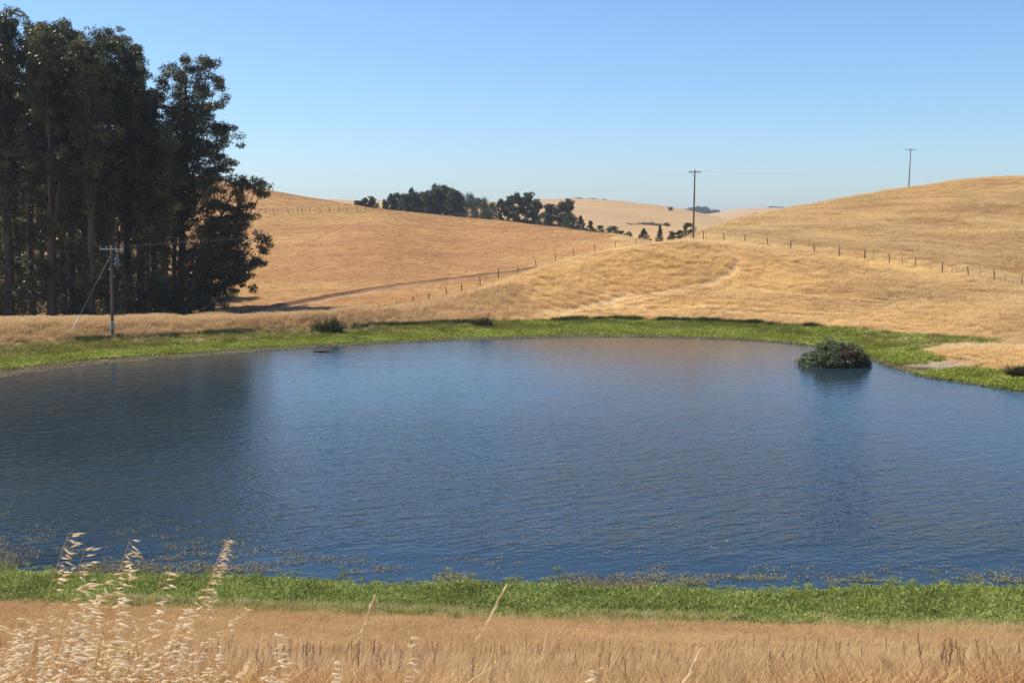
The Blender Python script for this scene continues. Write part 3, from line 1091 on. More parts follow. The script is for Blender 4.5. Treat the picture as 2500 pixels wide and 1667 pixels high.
def base_at(u, Y):
    s, _ = ray(u, 720)
    return np.array([s * Y, Y, ground(s * Y, Y)])


def rand_tips(u, top, Y, n, wpx, hpx):
    """leader plus n limb ends around a crown that is wpx wide and hpx deep on the grid"""
    out = [(u + random.uniform(-4, 4), top, 0)]
    for _ in range(n):
        a = random.uniform(-1, 1)
        d = random.random()
        out.append((u + a * wpx * (.45 + .55 * d), top + 4 + hpx * (.03 + .9 * d * d) * (1 if random.random() < .7 else .5), random.uniform(-4, 4)))
    return px_tips(Y, out)


EUC = [
    # u of the foot, Y, u of the leader, top v, limb count, half width, depth, label
    (22, 158, 12, 36, 9, 45, 330, "tallest eucalyptus at the outer left of the grove, its top the highest"),
    (75, 166, 72, 66, 8, 42, 300, "eucalyptus with a flat little top just right of the tallest tree"),
    (118, 156, 108, 66, 9, 40, 330, "eucalyptus whose thin branches show below a feathery top, third along the grove"),
    (165, 163, 158, 68, 9, 40, 330, "eucalyptus with two round tufts on top, left of the grove's middle"),
    (208, 155, 200, 96, 8, 40, 320, "lower eucalyptus in the grove right behind the near power pole"),
    (258, 160, 246, 76, 10, 42, 360, "eucalyptus with a pointed tuft on top, right of the near power pole"),
    (292, 168, 288, 96, 9, 42, 330, "broad eucalyptus under the sloping shoulder of the grove"),
    (326, 162, 308, 122, 9, 24, 330, "last eucalyptus before the notch of sky in the grove"),
    (358, 170, 350, 214, 7, 18, 240, "short thin eucalyptus filling the notch of sky in the grove"),
]
for fu, Y, lu, top, n, w, h, lab in EUC:
    eucalyptus(base_at(fu, Y), rand_tips(lu, top, Y, n + 5, w, h), lab, r0=random.uniform(.45, .65), fill=36 if fu < 240 else 18, fill_r=4.2 if fu < 240 else 3.2, fill_lo=.02, start=(.3, .7), n_per=105, clump=1.08)

# the separate tree on the right of the notch
eucalyptus(base_at(412, 166), px_tips(166, [
    (428, 138, 0), (408, 152, 2), (394, 178, -2), (455, 138, 1), (487, 146, -1), (494, 182, 0), (470, 205, 2), (498, 240, -2), (440, 180, 3), (410, 215, -3),
    (394, 262, 2), (508, 292, 0), (528, 296, 1), (512, 330, -2), (480, 300, 3), (520, 372, 1), (500, 392, -1), (470, 350, -3), (410, 300, 3), (448, 262, 0), (392, 330, -2), (430, 350, 3)]),
    "separate eucalyptus with an airy crown at the right of the notch of sky", r0=.55, fill=40, fill_r=3.2, fill_lo=.04, start=(.45, .72), clump=1.15, n_per=105)
# slim ones standing in front of and behind it
eucalyptus(base_at(380, 160), rand_tips(376, 300, 160, 8, 30, 230), "slim eucalyptus at the edge of the grove with a bare lower trunk", r0=.35, fill=26, fill_r=2.4, fill_lo=.05)
eucalyptus(base_at(400, 172), rand_tips(412, 330, 172, 7, 28, 230), "slim eucalyptus half hidden behind the separate airy one", r0=.32, fill=24, fill_r=2.4, fill_lo=.03)
# the leaning one that reaches out over the pasture
eucalyptus(base_at(426, 162), px_tips(162, [
    (540, 440, 0), (590, 424, 1), (604, 432, 0), (562, 418, -1), (548, 455, 2), (520, 478, -1), (498, 410, 2), (478, 430, -2), (500, 505, 0), (540, 520, 1), (575, 545, 0),
    (604, 575, 0), (588, 598, 1), (560, 612, -1), (545, 632, 2), (520, 640, 0), (500, 665, -1), (540, 560, -2), (470, 520, 2), (480, 590, -2), (470, 640, 1), (455, 560, 0), (520, 590, 0), (512, 545, 2), (555, 585, 1), (470, 672, 2)]),
    "leaning eucalyptus whose boughs reach right over the golden pasture", r0=.5, fill=12, fill_r=2.2, fill_lo=.03, start=(.1, .45), bend=.1, clump=1.1, n_per=105)

# grove behind and beyond the left edge of the picture: closes the shade
bk = [(-60, 160), (-140, 158), (-40, 182), (50, 186), (100, 190), (150, 180), (200, 188), (250, 184), (300, 190), (345, 186), (380, 188), (20, 204), (130, 206), (240, 204), (330, 206), (-250, 160), (-360, 165), (-200, 185), (-120, 200), (-60, 215), (60, 222), (100, 228), (170, 222), (210, 232), (280, 224), (10, 240), (250, 244), (320, 230), (150, 250), (-300, 195), (360, 215)]
protoT = None
labs = ["eucalyptus at the cut-off left end of the grove", "eucalyptus beyond the left end of the grove",
        "back-row eucalyptus behind the tallest tree", "back-row eucalyptus behind the flat-topped tree", "back-row eucalyptus behind the feathery-topped tree",
        "back-row eucalyptus behind the tree with two tufts", "back-row eucalyptus in line with the near power pole", "back-row eucalyptus behind the tree with the pointed tuft",
        "back-row eucalyptus under the sloping shoulder of the grove", "back-row eucalyptus seen through the notch of sky", "back-row eucalyptus left of the separate airy tree"] + ["eucalyptus hidden deep in the rear of the dark grove"] * 20
for i, (u, Y) in enumerate(bk):
    b = base_at(u, Y)
    if i < 3:
        last = eucalyptus(b, rand_tips(u, [60, 70, 96][i], Y, 14, 42, 330), labs[i], fill=54, fill_r=4.2, fill_lo=.01, start=(.3, .7), n_per=100, clump=1.2)
        last["h"] = 1
        if i == 0:
            protos_back = [last]
        else:
            protos_back.append(last)
    else:
        src = protos_back[i % 3]
        c = src.copy()
        COL.objects.link(c)
        c.location = b
        k = np.interp(u, [-60, 60, 250, 345, 380], [.98, .93, .72, .60, .52]) * (.82 if i >= 11 else 1)
        c.scale = (k, k, k * random.uniform(.95, 1.0))
        c.rotation_euler = (0, 0, random.uniform(0, 6.28))
        c["label"] = labs[i]
        if i >= 11:
            c["group"] = "hidden rear trees of the dark grove"
        for ch in src.children:
            d = ch.copy()
            COL.objects.link(d)
            d.parent = c
for p in protos_back:
    del p["h"]


# --- far trees: built once per kind in unit size, then copied
def far_euc(H, Wd, seed, dense=1.0):
    random.seed(seed)
    C, R = [], []
    wood = MB()
    top = np.array([0, 0, H])
    wood.tube([[0, 0, -1], [.2, 0, H * .4], [0, .2, H * .85]], [.5, .35, .1], 6)
    for i in range(int(36 * dense)):
        f = .12 + .88 * (i + random.random()) / (36 * dense)
        r = Wd * (.35 + .65 * math.sin(math.pi * min(1, .2 + f * .75))) * random.uniform(.3, 1)
        a = random.uniform(0, 6.28)
        e = np.array([r * math.cos(a), r * math.sin(a), H * f])
        p = np.array([0, 0, H * max(.1, f - .25)])
        wood.tube(bez(p, p + (e - p) * [.6, .6, .3], e, 4), [.16, .11, .08, .04], 4, cap=False)
        for _ in range(3):
            C.append(e + rng.normal(0, Wd * .16, 3))
            R.append(Wd * random.uniform(.22, .38))
    return wood, C, R


def far_round(H, Wd, seed):
    random.seed(seed)
    wood = MB()
    wood.tube([[0, 0, -1], [0, 0, H * .5]], [.4, .2], 6)
    C, R = [], []
    for i in range(60):
        a, f = random.uniform(0, 6.28), random.random()
        r = Wd * math.sqrt(max(0, 1 - (2 * f - .8) ** 2 / 1.5)) * random.uniform(.4, .95)
        C.append([r * math.cos(a), r * math.sin(a), H * (.08 + .86 * f)])
        R.append(Wd * random.uniform(.2, .34))
    return wood, C, R


def far_cone(H, Wd, seed, gap=.0):
    random.seed(seed)
    wood = MB()
    wood.tube([[0, 0, -1], [0, 0, H * .97]], [.3, .05], 6)
    C, R = [], []
    tiers = 11
    for k in range(tiers):
        f = k / tiers
        for j in range(9):
            a = random.uniform(0, 6.28)
            r = Wd * (1 - f) ** .8 * random.uniform(.25, 1.0)
            C.append([r * math.cos(a), r * math.sin(a), H * (.1 + .87 * f) + random.uniform(-.25, .25) * H / tiers * (1 - gap)])
            R.append(max(.25, Wd * .2 * (1 - f * .5)))
    C.append([0, 0, H * .96])
    R.append(.3)
    return wood, C, R


FARK = {}


def far_tree(kind, pos, H, Wd, label, group, name, cat="tree"):
    """kind: (shape, variant); first use builds it at 20 m x 6 m, later uses copy it"""
    if kind not in FARK:
        shape, var = kind
        root = empty(name, pos)
        if shape == 'euc':
            wood, C, R = far_euc(20, 5.5, 11 + var, 1.0 if var < 3 else .7)
            mat, n, L, W, fl = 'fareuc', 75, 1.0, .5, .6
        elif shape == 'round':
            wood, C, R = far_round(20, 9, 31 + var)
            mat, n, L, W, fl = 'fargreen', 70, 1.1, .6, .8
        else:
            wood, C, R = far_cone(20, 7 if var == 0 else 5, 51 + var, 0 if var == 0 else .6)
            mat, n, L, W, fl = 'cypress', 45, 1.0, .4, .35 if var else .5
        rx = {'euc': 5.5, 'round': 9}.get(shape, 7 if var == 0 else 5)
        Vw, Qw, Aw = wood.arrays()
        me1 = mesh_data("trunk", Vw, Qw)
        me1.materials.append(M['bark'])
        V, Q, A = leaf_cloud(C, R, n, L, W, .2, fl)
        me2 = mesh_data("crown", V, Q, False, dict(rnd=A))
        me2.materials.append(M[mat])
        FARK[kind] = (me1, me2, rx)
    else:
        root = empty(name, pos)
    me1, me2, rx = FARK[kind]
    tag(root, label, cat, group)
    for nm, me in (("trunk", me1), ("crown", me2)):
        o = bpy.data.objects.new(nm, me)
        COL.objects.link(o)
        o.parent = root
    root.scale = (Wd / rx, Wd / rx, H / 20.0)
    root.rotation_euler = (0, 0, random.uniform(0, 6.28))
    return root


def far_at(kind, u, top, Y, wpx, label, group, name):
    """top row and width on the grid; the foot stands on the land at distance Y"""
    p = at(u, top, Y)
    g = ground(p[0], Y)
    H = max(3.0, p[2] - g)
    Wd = wpx * K / FPX * Y / 2
    far_tree(kind, (p[0], Y, g), H, Wd, label, group, name)


FA = "eucalyptus trees of the small grove on the left ridge"
FB = "eucalyptus trees of the big grove beyond the ridge"
FC = "round green trees right of the big grove"
FE = "open eucalyptus trees right of the round green trees"
FD = "dark trees stepping down the ridge behind the pasture"
euc3 = lambda i: ('euc', i % 3)
for i, (u, v, w, lab) in enumerate([
        (822, 462, 22, "leftmost small tree on the ridge left of the big grove"),
        (838, 457, 24, "middle tree of the small ridge grove left of the big grove"),
        (855, 453, 22, "right tree of the small ridge grove, a little taller than its neighbours")]):
    far_at(euc3(i), u, v, 470, w, lab, FA, "eucalyptus_tree")
for i, (u, v, w, lab) in enumerate([
        (884, 462, 16, "low thin tree at the left end of the big far grove"),
        (898, 452, 26, "second tree from the left in the big far grove"),
        (912, 447, 30, "third tree from the left in the big far grove, its top standing free"),
        (932, 450, 36, "fourth tree from the left in the big far grove"),
        (948, 441, 34, "fifth tree from the left in the big far grove, with a flat free top"),
        (968, 446, 40, "sixth tree from the left in the big far grove"),
        (988, 443, 40, "seventh tree from the left in the big far grove"),
        (1004, 433, 40, "eighth tree from the left in the big far grove, with a lacy high top"),
        (1024, 431, 42, "tallest tree of the big far grove, near its right end"),
        (1042, 438, 42, "tree right of the tallest one in the big far grove"),
        (1054, 448, 32, "last tree at the right end of the big far grove")]):
    far_at(euc3(i), u, v, 520 + (i % 3) * 12, w, lab, FB, "eucalyptus_tree")
for i, (u, v, w, Y, lab) in enumerate([
        (1078, 444, 44, 640, "tallest round green tree just right of the big far grove"),
        (1098, 456, 40, 630, "second round green tree right of the big far grove"),
        (1113, 454, 30, 640, "round green tree with a small raised top in the dip of the skyline"),
        (1130, 466, 36, 620, "low round green tree left of the open eucalyptus trees")]):
    far_at(('round', i % 2), u, v, Y, w, lab, FC, "round_tree")
far_at(('round', 0), 1118, 480, 470, 44, "dark round low tree beside the shed roof on the ridge", None, "round_tree")
for i, (u, v, w, lab) in enumerate([
        (1152, 458, 26, "open eucalyptus left of the tall pair on the ridge"),
        (1170, 452, 30, "open eucalyptus with a rounded top, second of its row on the ridge"),
        (1190, 444, 36, "tall open eucalyptus with sky through its branches on the ridge"),
        (1212, 444, 40, "tallest open eucalyptus of the row right of the round trees"),
        (1232, 458, 30, "open eucalyptus with bare twigs on its right side"),
        (1264, 470, 40, "eucalyptus in the gap right of the tall open row"),
        (1288, 464, 40, "broad eucalyptus before the far golden hill"),
        (1306, 459, 32, "eucalyptus whose top overlaps the far golden hill"),]):
    far_at(('euc', 3 + i % 2), u, v, 480 + (i % 2) * 14, w, lab, FE, "eucalyptus_tree")
for i, (k, u, v, w, Y, lab) in enumerate([
        (('round', 1), 1252, 488, 44, 470, "dark bushy tree under the open eucalyptus row"),
        (('round', 0), 1310, 490, 44, 450, "dark bushy tree below the last tall eucalyptus on the ridge"),
        (('cone', 0), 1334, 494, 34, 440, "dark cypress right below the last tall eucalyptus"),
        (('cone', 0), 1356, 506, 32, 430, "smaller dark cypress next down the ridge"),
        (('round', 1), 1378, 518, 26, 420, "low dark tree halfway down the ridge"),
        (('round', 0), 1407, 519, 40, 415, "dark round tree standing above its low neighbours on the ridge"),
        (('round', 1), 1428, 531, 22, 410, "lighter low tree near the foot of the ridge"),
        (('round', 0), 1444, 538, 18, 405, "last low bush where the ridge meets the knoll")]):
    far_at(k, u, v, Y, w, lab, FD, "cypress_tree" if k[0] == 'cone' else "round_tree")
far_at(('cone', 0), 1479, 524, 380, 36, "dark spreading cypress behind the fence left of the middle pole", None, "cypress_tree")
far_at(('cone', 1), 1516, 516, 390, 22, "slender cedar with open tiers between the cypress and the middle pole", None, "cedar_tree")
far_at(('euc', 4), 1544, 532, 330, 20, "low bushy tree left of the one behind the middle pole", None, "bushy_tree")
far_at(('euc', 3), 1560, 529, 330, 20, "second low bushy tree left of the middle pole", None, "bushy_tree")
far_at(('round', 1), 1582, 512, 335, 36, "rounded bushy tree directly behind the middle power pole", None, "bushy_tree")


def wood_mass(name, strip, n, Y, h, label, mat='fareuc', size=2.2, dy=30):
    """a far wood that reads as one mass: leaf clumps over a strip of land; strip = [(u, v top)]"""
    p = np.array(strip, float)
    u = rng.uniform(p[0, 0], p[-1, 0], n)
    vt = np.interp(u, p[:, 0], p[:, 1])
    yy = Y + rng.uniform(-dy, dy, n)
    s, t = ray(u, vt)
    ztop = CAMZ + t * yy
    g = terrain_z(s * yy, yy)
    z = np.maximum(g, ztop - h * rng.random(n) ** 1.2 - size * .5) - size * .4 * (1 + fbm(u / 9, u * 0, 17))
    V, Q, A = leaf_cloud(np.stack([s * yy, yy, z], 1), size * rng.uniform(.6, 1.2, n), 40, size * .6, size * .35, 0, .8)
    o = mesh_obj(name, V, Q, M[mat], None, False, dict(rnd=A))
    return tag(o, label, "wood", kind="stuff")


wood_mass("far_wood", [(1556, 490), (1568, 482), (1590, 475), (1605, 471), (1620, 474), (1632, 480), (1640, 486), (1648, 490)], 500, 2500, 34, "blue hazy wood on the skyline behind the middle pole", size=6, dy=50)
wood_mass("hilltop_thicket", [(1320, 459.5), (1335, 457.5), (1372, 460), (1392, 463)], 90, 1170, 3, "thin dark thicket along the top of the far golden hill", size=1.8, dy=12)
wood_mass("valley_thicket", [(1440, 517), (1465, 511), (1500, 510), (1540, 514)], 70, 800, 1.6, "dark scrub line across the foot of the far hillside", size=1.6, dy=10)
wood_mass("distant_trees", [(1722, 494), (1735, 489), (1755, 488), (1770, 491)], 120, 2150, 14, "small dark clump of trees on the farthest hill", size=4, dy=30)
wood_mass("distant_skyline_trees", [(1765, 480), (1776, 476), (1800, 478)], 60, 2590, 10, "faint row of trees on the farthest skyline by the right hill", size=4, dy=20)

# ------------------------------------------------------------------ bushes
def bush_cloud(n, cx, rx, ry, rz, clump, seed, base=0.0):
    r2 = np.random.default_rng(seed)
    C = []
    while len(C) < n:
        d = r2.normal(size=3)
        d /= np.linalg.norm(d)
        if d[2] < -.1:
            continue
        k = .45 + .5 * r2.random() ** .6
        C.append([cx[0] + rx * d[0] * k, cx[1] + ry * d[1] * k, cx[2] + base + rz * abs(d[2]) * k * (.8 + .35 * r2.random())])
    return np.array(C), clump * r2.uniform(.6, 1.2, n)


p = at(1920, 843, 103.0)
bx, by = p[0], 104.0
root = empty("bramble_bush", (bx, by, 0))
tag(root, "big dark green bramble bush with a rusty patch standing in the pond", "bush")
C, R = bush_cloud(210, (bx, by, 0.05), 3.4, 2.4, 2.0, .5, 3)
C[:, 2] *= .8 + .45 * rng.random(len(C))
C[:, 2] *= 1 - .42 * np.clip((bx - 1.0 - C[:, 0]) / 2.4, 0, 1)
red = (C[:, 0] > bx + .1) & (C[:, 0] < bx + 1.9) & (C[:, 1] < by - .3) & (C[:, 2] > .75) & (C[:, 2] < 1.75)
V, Q, A = leaf_cloud(C[~red], R[~red], 150, .17, .11, .1, .9)
mesh_obj("foliage", V, Q, M['bramble'], root, False, dict(rnd=A))
Cr, Rr = bush_cloud(16, (bx + 1.0, by - 1.35, .8), .75, .5, .75, .32, 5)
V, Q, A = leaf_cloud(Cr, Rr, 90, .15, .08, .1, .9)
o = mesh_obj("dead_foliage", V, Q, M['rust'], root, False, dict(rnd=A))
o["label"] = "rusty red dead leaves on the right of the bush"
st = MB()
for i in range(46):
    a = random.uniform(0, 6.28)
    e = np.array([bx + 3.2 * math.cos(a) * random.uniform(.3, 1.12), by + 2.2 * math.sin(a), random.uniform(.3, 2.5) * (1 - .3 * (math.cos(a) < -.5))])
    b = np.array([bx + random.gauss(0, .8), by + random.gauss(0, .6), -.5])
    st.tube(bez(b, (b + e) / 2 + [0, 0, .9], e, 6), np.linspace(.03, .014, 6), 5)
st.build("stems", M['stalk'], root)


def rush_bush(u, v, w, h, label, seed, spiky=.6):
    p = hit(u, v)
    root = empty("rush_bush", p)
    tag(root, label, "bush")
    random.seed(seed)
    mb = MB()
    for i in range(420):
        a = random.uniform(0, 6.28)
        r = math.sqrt(random.random())
        b = (p[0] + r * w * .38 * math.cos(a), p[1] + r * w * .3 * math.sin(a), p[2] - .05)
        blade(mb, b, h * random.uniform(.5, 1.15), w * .32 * r * random.uniform(.5, 1.5) + .1, a + random.gauss(0, .3), .045, 3, 1.5)
    V, Q, A = mb.arrays()
    me_ = mesh_obj("blades", V, Q, M['rush'], root, True, dict(rnd=A * .75 + .2 * np.repeat(rng.random(len(A) // 8), 8)))
    C, R = bush_cloud(40, (p[0] + w * .12, p[1], p[2]), w * .40, w * .3, h * .85, w * .11, seed)
    V, Q, A = leaf_cloud(C, R, 70, .14, .05, .2, .9)
    mesh_obj("foliage", V, Q, M['darksedge'], root, False, dict(rnd=A))


rush_bush(756, 767, 3.6, 2.2, "dark spiky rush bush on the green bank at the left", 3)
rush_bush(1108, 752, 2.8, 1.4, "low dark brown rush bush on the bank near the middle", 4)
rush_bush(2338, 866, 2.4, 1.1, "dark rush bush at the right edge beside the dry point", 5)

# ------------------------------------------------------------------ power poles
def insulator(mb, c, h=.22, r=.05):
    mb.tube(np.array([[0, 0, 0], [0, 0, h * .35], [0, 0, h * .4], [0, 0, h * .7], [0, 0, h]]) + c, [.015, .015, r, r * .8, r * .35], 8)


def pole(u, v, Ytop, vtop, armlen, label, group, extra=False, base=None, arm_off=.5, lean=0.0, armyaw=0.0):
    b = hit(u, v) if base is None else base
    top = at(u + lean, vtop, b[1])
    root = empty("power_pole", b)
    tag(root, label, "power pole", group)
    mb = MB()
    P = np.linspace(b - [0, 0, .6], top, 12)
    mb.tube(P, np.linspace(.175, .115, 12), 14)
    shaft = mb.build("shaft", M['wood'], root)
    ax = np.array([math.cos(armyaw), math.sin(armyaw), 0])
    ay = np.array([-ax[1], ax[0], 0])
    az = np.array([0, 0, 1.0])
    c = top - [0, 0, .38]
    ends = []
    arms = MB()
    for sgn in ((-1, 1) if extra else (-1,)):
        arms.box(c + ay * sgn * .19 + ax * armlen * (arm_off - .5), (armlen, .10, .13), [ax, ay, az])
    arm = arms.build("crossarm", M['arm'] if extra else M['wood'], root, False)
    br = MB()
    for sgn in (-1, 1):
        br.tube([c + ay * -.25 + ax * sgn * .75 - [0, 0, .05], c + ay * -.16 - [0, 0, .75]], [.018, .018], 4)
    br.build("brace", M['wire'], root)
    xs = (-.46, -.2, .2, .46) if extra else (-.46, .46)
    for f in xs:
        im = MB()
        q = c + ax * armlen * (f + arm_off - .5) + [0, 0, .065] - ay * .19
        insulator(im, q)
        im.build("insulator", M['glassins'], root)
        ends.append(q + [0, 0, .2])
    return root, b, top, ends


rootL, bL, topL, endL = pole(258, 778, 0, 564, 2.35, "near power pole with a grey double crossarm and transformer before the dark grove", None, True, lean=-2, arm_off=.5, armyaw=.12)
# transformer, hardware, steps, wrapped foot of the near pole
mb = MB()
tc = topL + np.array([.52, -.05, -1.75])
mb.tube(np.array([[0, 0, -.45], [0, 0, -.43], [0, 0, .4], [0, 0, .46], [0, 0, .52]]) + tc, [.2, .25, .25, .26, .12], 16)
tr = mb.build("transformer", M['can'], rootL)
mb = MB()
for dx in (-.11, .11):
    insulator(mb, tc + [dx, 0, .48], .3, .06)
mo = mb.build("bushing", M['glassins'], None)
mo.parent = tr
mo.location = -np.array(rootL.location)
mo.location = (0, 0, 0)
for vtx in mo.data.vertices:
    vtx.co -= Vector(rootL.location)
for k, dz in enumerate((-1.2, -1.9, -2.5, -3.2)):
    mb = MB()
    mb.box(topL + np.array([(-.2 if k % 2 == 0 else .22), -.12, dz]), (.16, .08, .12))
    mb.build("bracket", M['glassins'], rootL, False)
for k in range(9):
    z = 2.4 + k * .62
    f = z / (topL[2] - bL[2])
    c = bL + (topL - bL) * f
    mb = MB()
    mb.tube([c, c + [.3 * (1 if k % 2 else -1), 0, 0]], [.015, .015], 4)
    mb.build("step", M['wire'], rootL)
mb = MB()
mb.tube([bL + [0, 0, .9], bL + (topL - bL) * .19], [.19, .185], 14, cap=False)
mb.build("wrap", M['band'], rootL)
# guy wire with its pale guard
anc = hit(163, 781)
anc[0], anc[1] = at(163, 781, bL[1] - .5)[:2]
anc[2] = ground(anc[0], anc[1])
mb = MB()
a0 = topL - [0.05, 0, .9]
mb.tube([anc, anc + (a0 - anc) * .5, a0], [.022] * 3, 6)
g = mb.build("guy_wire", M['wire'], rootL)
mb = MB()
mb.tube([anc, anc + (a0 - anc) * .21], [.055, .055], 8)
mb.build("guy_guard", M['guard'], rootL)

rootM, bM, topM, endM = pole(1592, 553.5, 0, 390, 2.05, "slim power pole with one crossarm standing on the knoll by the fence", "power poles on the right hills", lean=4)
bR = at(2087, 430, 331.0)
bR[2] = ground(bR[0], bR[1])
rootR, bR, topR, endR = pole(2087, 430, 0, 341, 3.2, "distant power pole with one crossarm on the crest of the right hill", "power poles on the right hills", base=bR, lean=5, arm_off=.5)


def span(a, b, sag, label):
    t = np.linspace(0, 1, 40)[:, None]
    P = a + (b - a) * t - np.array([0, 0, 1.0]) * (4 * sag * t * (1 - t))
    mb = MB()
    mb.tube(P, .0045, 4)
    o = mb.build("power_cable", M['cable'], None, True, origin=a)
    tag(o, label, "cable")


span(endL[0], endM[0], 1.8, "thin power cable from the near pole to the middle pole, outer left side")
span(endL[3], endM[1], 1.8, "thin power cable from the near pole to the middle pole, right side")
span(endM[0], endR[0], 3.0, "thin power cable climbing from the middle pole to the crest pole, left side")
span(endM[1], endR[1], 3.0, "thin power cable climbing from the middle pole to the crest pole, right side")

# ------------------------------------------------------------------ fences
def fence(name, label, posts, mat='post', w=.16, wires=(.45, .8, 1.1, 1.4)):
    """posts: (world foot, height, lean x, steel?)"""
    root = empty(name, posts[0][0])
    tag(root, label, "fence")
    tops = []
    for f, h, ln, steel in posts:
        f = np.asarray(f, float)
        mb = MB()
        top = f + np.array([ln * h, 0, h])
        if steel:
            mb.box((f + top) / 2 - [0, 0, .1], (.05, .05, h + .2))
        else:
            mb.tube([f - [0, 0, .4], f + (top - f) * .5, top], [w / 2, w / 2 * .97, w / 2 * .9], 8)
        o = mb.build("steel_post" if steel else "post", M['tpost'] if steel else M[mat], root)
        tops.append((f, top - f, h))
    order = sorted(tops, key=lambda q: q[0][0])
    mb = MB()
    for hgt in wires:
        P = np.array([f + d * min(1, hgt / h) for f, d, h in order])
        mb.tube(P, .004, 4)
    mb.build("wire", M['wire'], root)
    return root


def P3(u, v, h=1.25, lean=0.0, steel=False, Y=None):
    f = hit(u, v) if Y is None else base_at(u, Y)
    return (f, h, lean, steel)


kn = [(1145, 640), (1190, 626), (1231, 613), (1276, 599), (1318, 588), (1366, 578), (1414, 571), (1462, 564), (1512, 558), (1562, 556), (1615, 556), (1664, 558), (1711, 561), (1764, 568), (1816, 574), (1871, 583), (1928, 590), (1986, 597), (2043, 607), (2103, 615), (2164, 627), (2225, 636), (2285, 645), (2348, 659)]
ps = []
for i, (u, v) in enumerate(kn):
    ps.append(P3(u, v, random.uniform(1.5, 1.75), random.uniform(-.16, .02) if u > 1400 else random.uniform(-.08, .03)))
for u, v in [(1525, 558), (1550, 557), (1586, 556), (1621, 556), (1988, 598), (2006, 601), (2072, 612), (2138, 622), (2186, 630), (2250, 641), (2308, 652)]:
    ps.append(P3(u, v, 1.6, random.uniform(-.05, .05), True))
# runs on down behind the knoll to the low ground
for u, v, h in [(1103, 656, 1.3), (1060, 669, 1.2), (1025, 676, 1.0), (985, 689, .9), (949, 694, .8), (911, 704, .7), (872, 713, .7)]:
    f = hit(u, v)
    ps.append((f, h, random.uniform(-.06, .03), False))
fence("wire_fence", "post and wire fence over the knoll and along the foot of the right hill", ps)

lf = [(545, 489, 0), (566, 488, 0), (576, 488, 1), (610, 487.5, 0), (628, 487, 0), (662, 486.5, 0), (684, 486, 0), (694, 485.5, 1), (712, 485, 0), (735, 485, 0), (757, 484.5, 0), (778, 484, 0), (797, 483.5, 0), (820, 483, 0), (840, 482.5, 0), (858, 482, 1), (873, 482.5, 0), (892, 484, 0)]
ps = []
for u, v, big in lf:
    ps.append(P3(u, v + 2.2, 1.6 if big else 1.35, random.uniform(-.05, .05)))
for u, v, _ in lf[2:-2]:
    ps.append(P3(u + 9, v + 2.0, 1.1, 0, True))
fence("ridge_fence", "far post and wire fence running level across the left slope", ps, w=.2)
ps = []
for u, Y in [(440, 158), (462, 157), (490, 156), (520, 155.5), (552, 155), (575, 154), (596, 152.5), (640, 153)]:
    ps.append(P3(u, 0, 1.2, random.uniform(-.08, .08), Y=Y))
fence("valley_fence", "low dark post fence in the shade between the grove and the dirt road", ps, w=.16)

# ------------------------------------------------------------------ small far buildings, log, stone
p = at(1203, 531, 440.0)
g = ground(p[0], p[1])
root = empty("farm_shed", (p[0], p[1], g))
tag(root, "little farm shed with a pale rusty roof under the ridge trees", "shed")
mb = MB()
mb.box((p[0], p[1], (g + p[2] - .6) / 2), (6.0, 4.0, p[2] - .6 - g + .4))
mb.build("wall", M['shedwall'], root, False)
mb = MB()
zr = p[2] - .55
for sg_ in (-1, 1):
    mb.add([[p[0] - 3.3, p[1] + sg_ * 2.4, zr], [p[0] + 3.3, p[1] + sg_ * 2.4, zr], [p[0] + 3.3, p[1], zr + .95], [p[0] - 3.3, p[1], zr + .95],
            [p[0] - 3.3, p[1] + sg_ * 2.4, zr + .1], [p[0] + 3.3, p[1] + sg_ * 2.4, zr + .1], [p[0] + 3.3, p[1], zr + 1.05], [p[0] - 3.3, p[1], zr + 1.05]],
           [[0, 1, 2, 3], [4, 5, 6, 7], [0, 1, 5, 4], [1, 2, 6, 5], [3, 0, 4, 7]])
mb.build("roof", M['roof'], root, False)

p = hit(1540, 484, 700)
root = empty("field_hut", p)
tag(root, "tiny dark hut on the brow of the far golden hill", "hut")
mb = MB()
mb.box(p + np.array([0, 0, 1.1]), (3.6, 3.0, 2.6))
mb.build("wall", M['shedwall'], root, False)
mb = MB()
mb.add([p + [-2.1, -1.8, 2.4], p + [2.1, -1.8, 2.4], p + [2.1, 0, 3.4], p + [-2.1, 0, 3.4], p + [2.1, 1.8, 2.4], p + [-2.1, 1.8, 2.4]], [[0, 1, 2, 3], [3, 2, 4, 5]])
mb.build("roof", M['shedwall'], root, False)

p = at(740, 808, 0)
s_, t_ = ray(742, 808)
Yl = -CAMZ / t_
c = np.array([s_ * Yl, Yl, .03])
mb = MB()
mb.tube(np.array([[-.95, .1, -.02], [-.4, 0, .05], [.2, -.05, .06], [.8, .05, .1], [1.05, .1, .22]]) + c, [.07, .09, .09, .07, .03], 8)
tag(mb.build("driftwood", M['stalk'], None, True, origin=c), "dark log floating on the pond before the left bank", "log")
p = hit(168, 819)
mb = MB()
mb.tube(np.array([[-.14, 0, 0], [-.1, 0, .1], [.02, .02, .16], [.12, 0, .1], [.16, 0, .02]]) + p, [.03, .11, .14, .1, .03], 8)
tag(mb.build("pale_stone", M['rock'], None, True, origin=p), "small white stone lying on the green weed at the left shore", "stone")

# ------------------------------------------------------------------ wild oats close to the camera
def spindle(mb, c, d, L, W, val):
    d = d / np.linalg.norm(d)
    t = np.array([0, .12, .35, .65, 1.0])
    P = c + d * (t * L)[:, None]
    mb.tube(P, np.array([.15, .75, 1.0, .62, .04]) * W / 2, 6, a=val, cap=False)


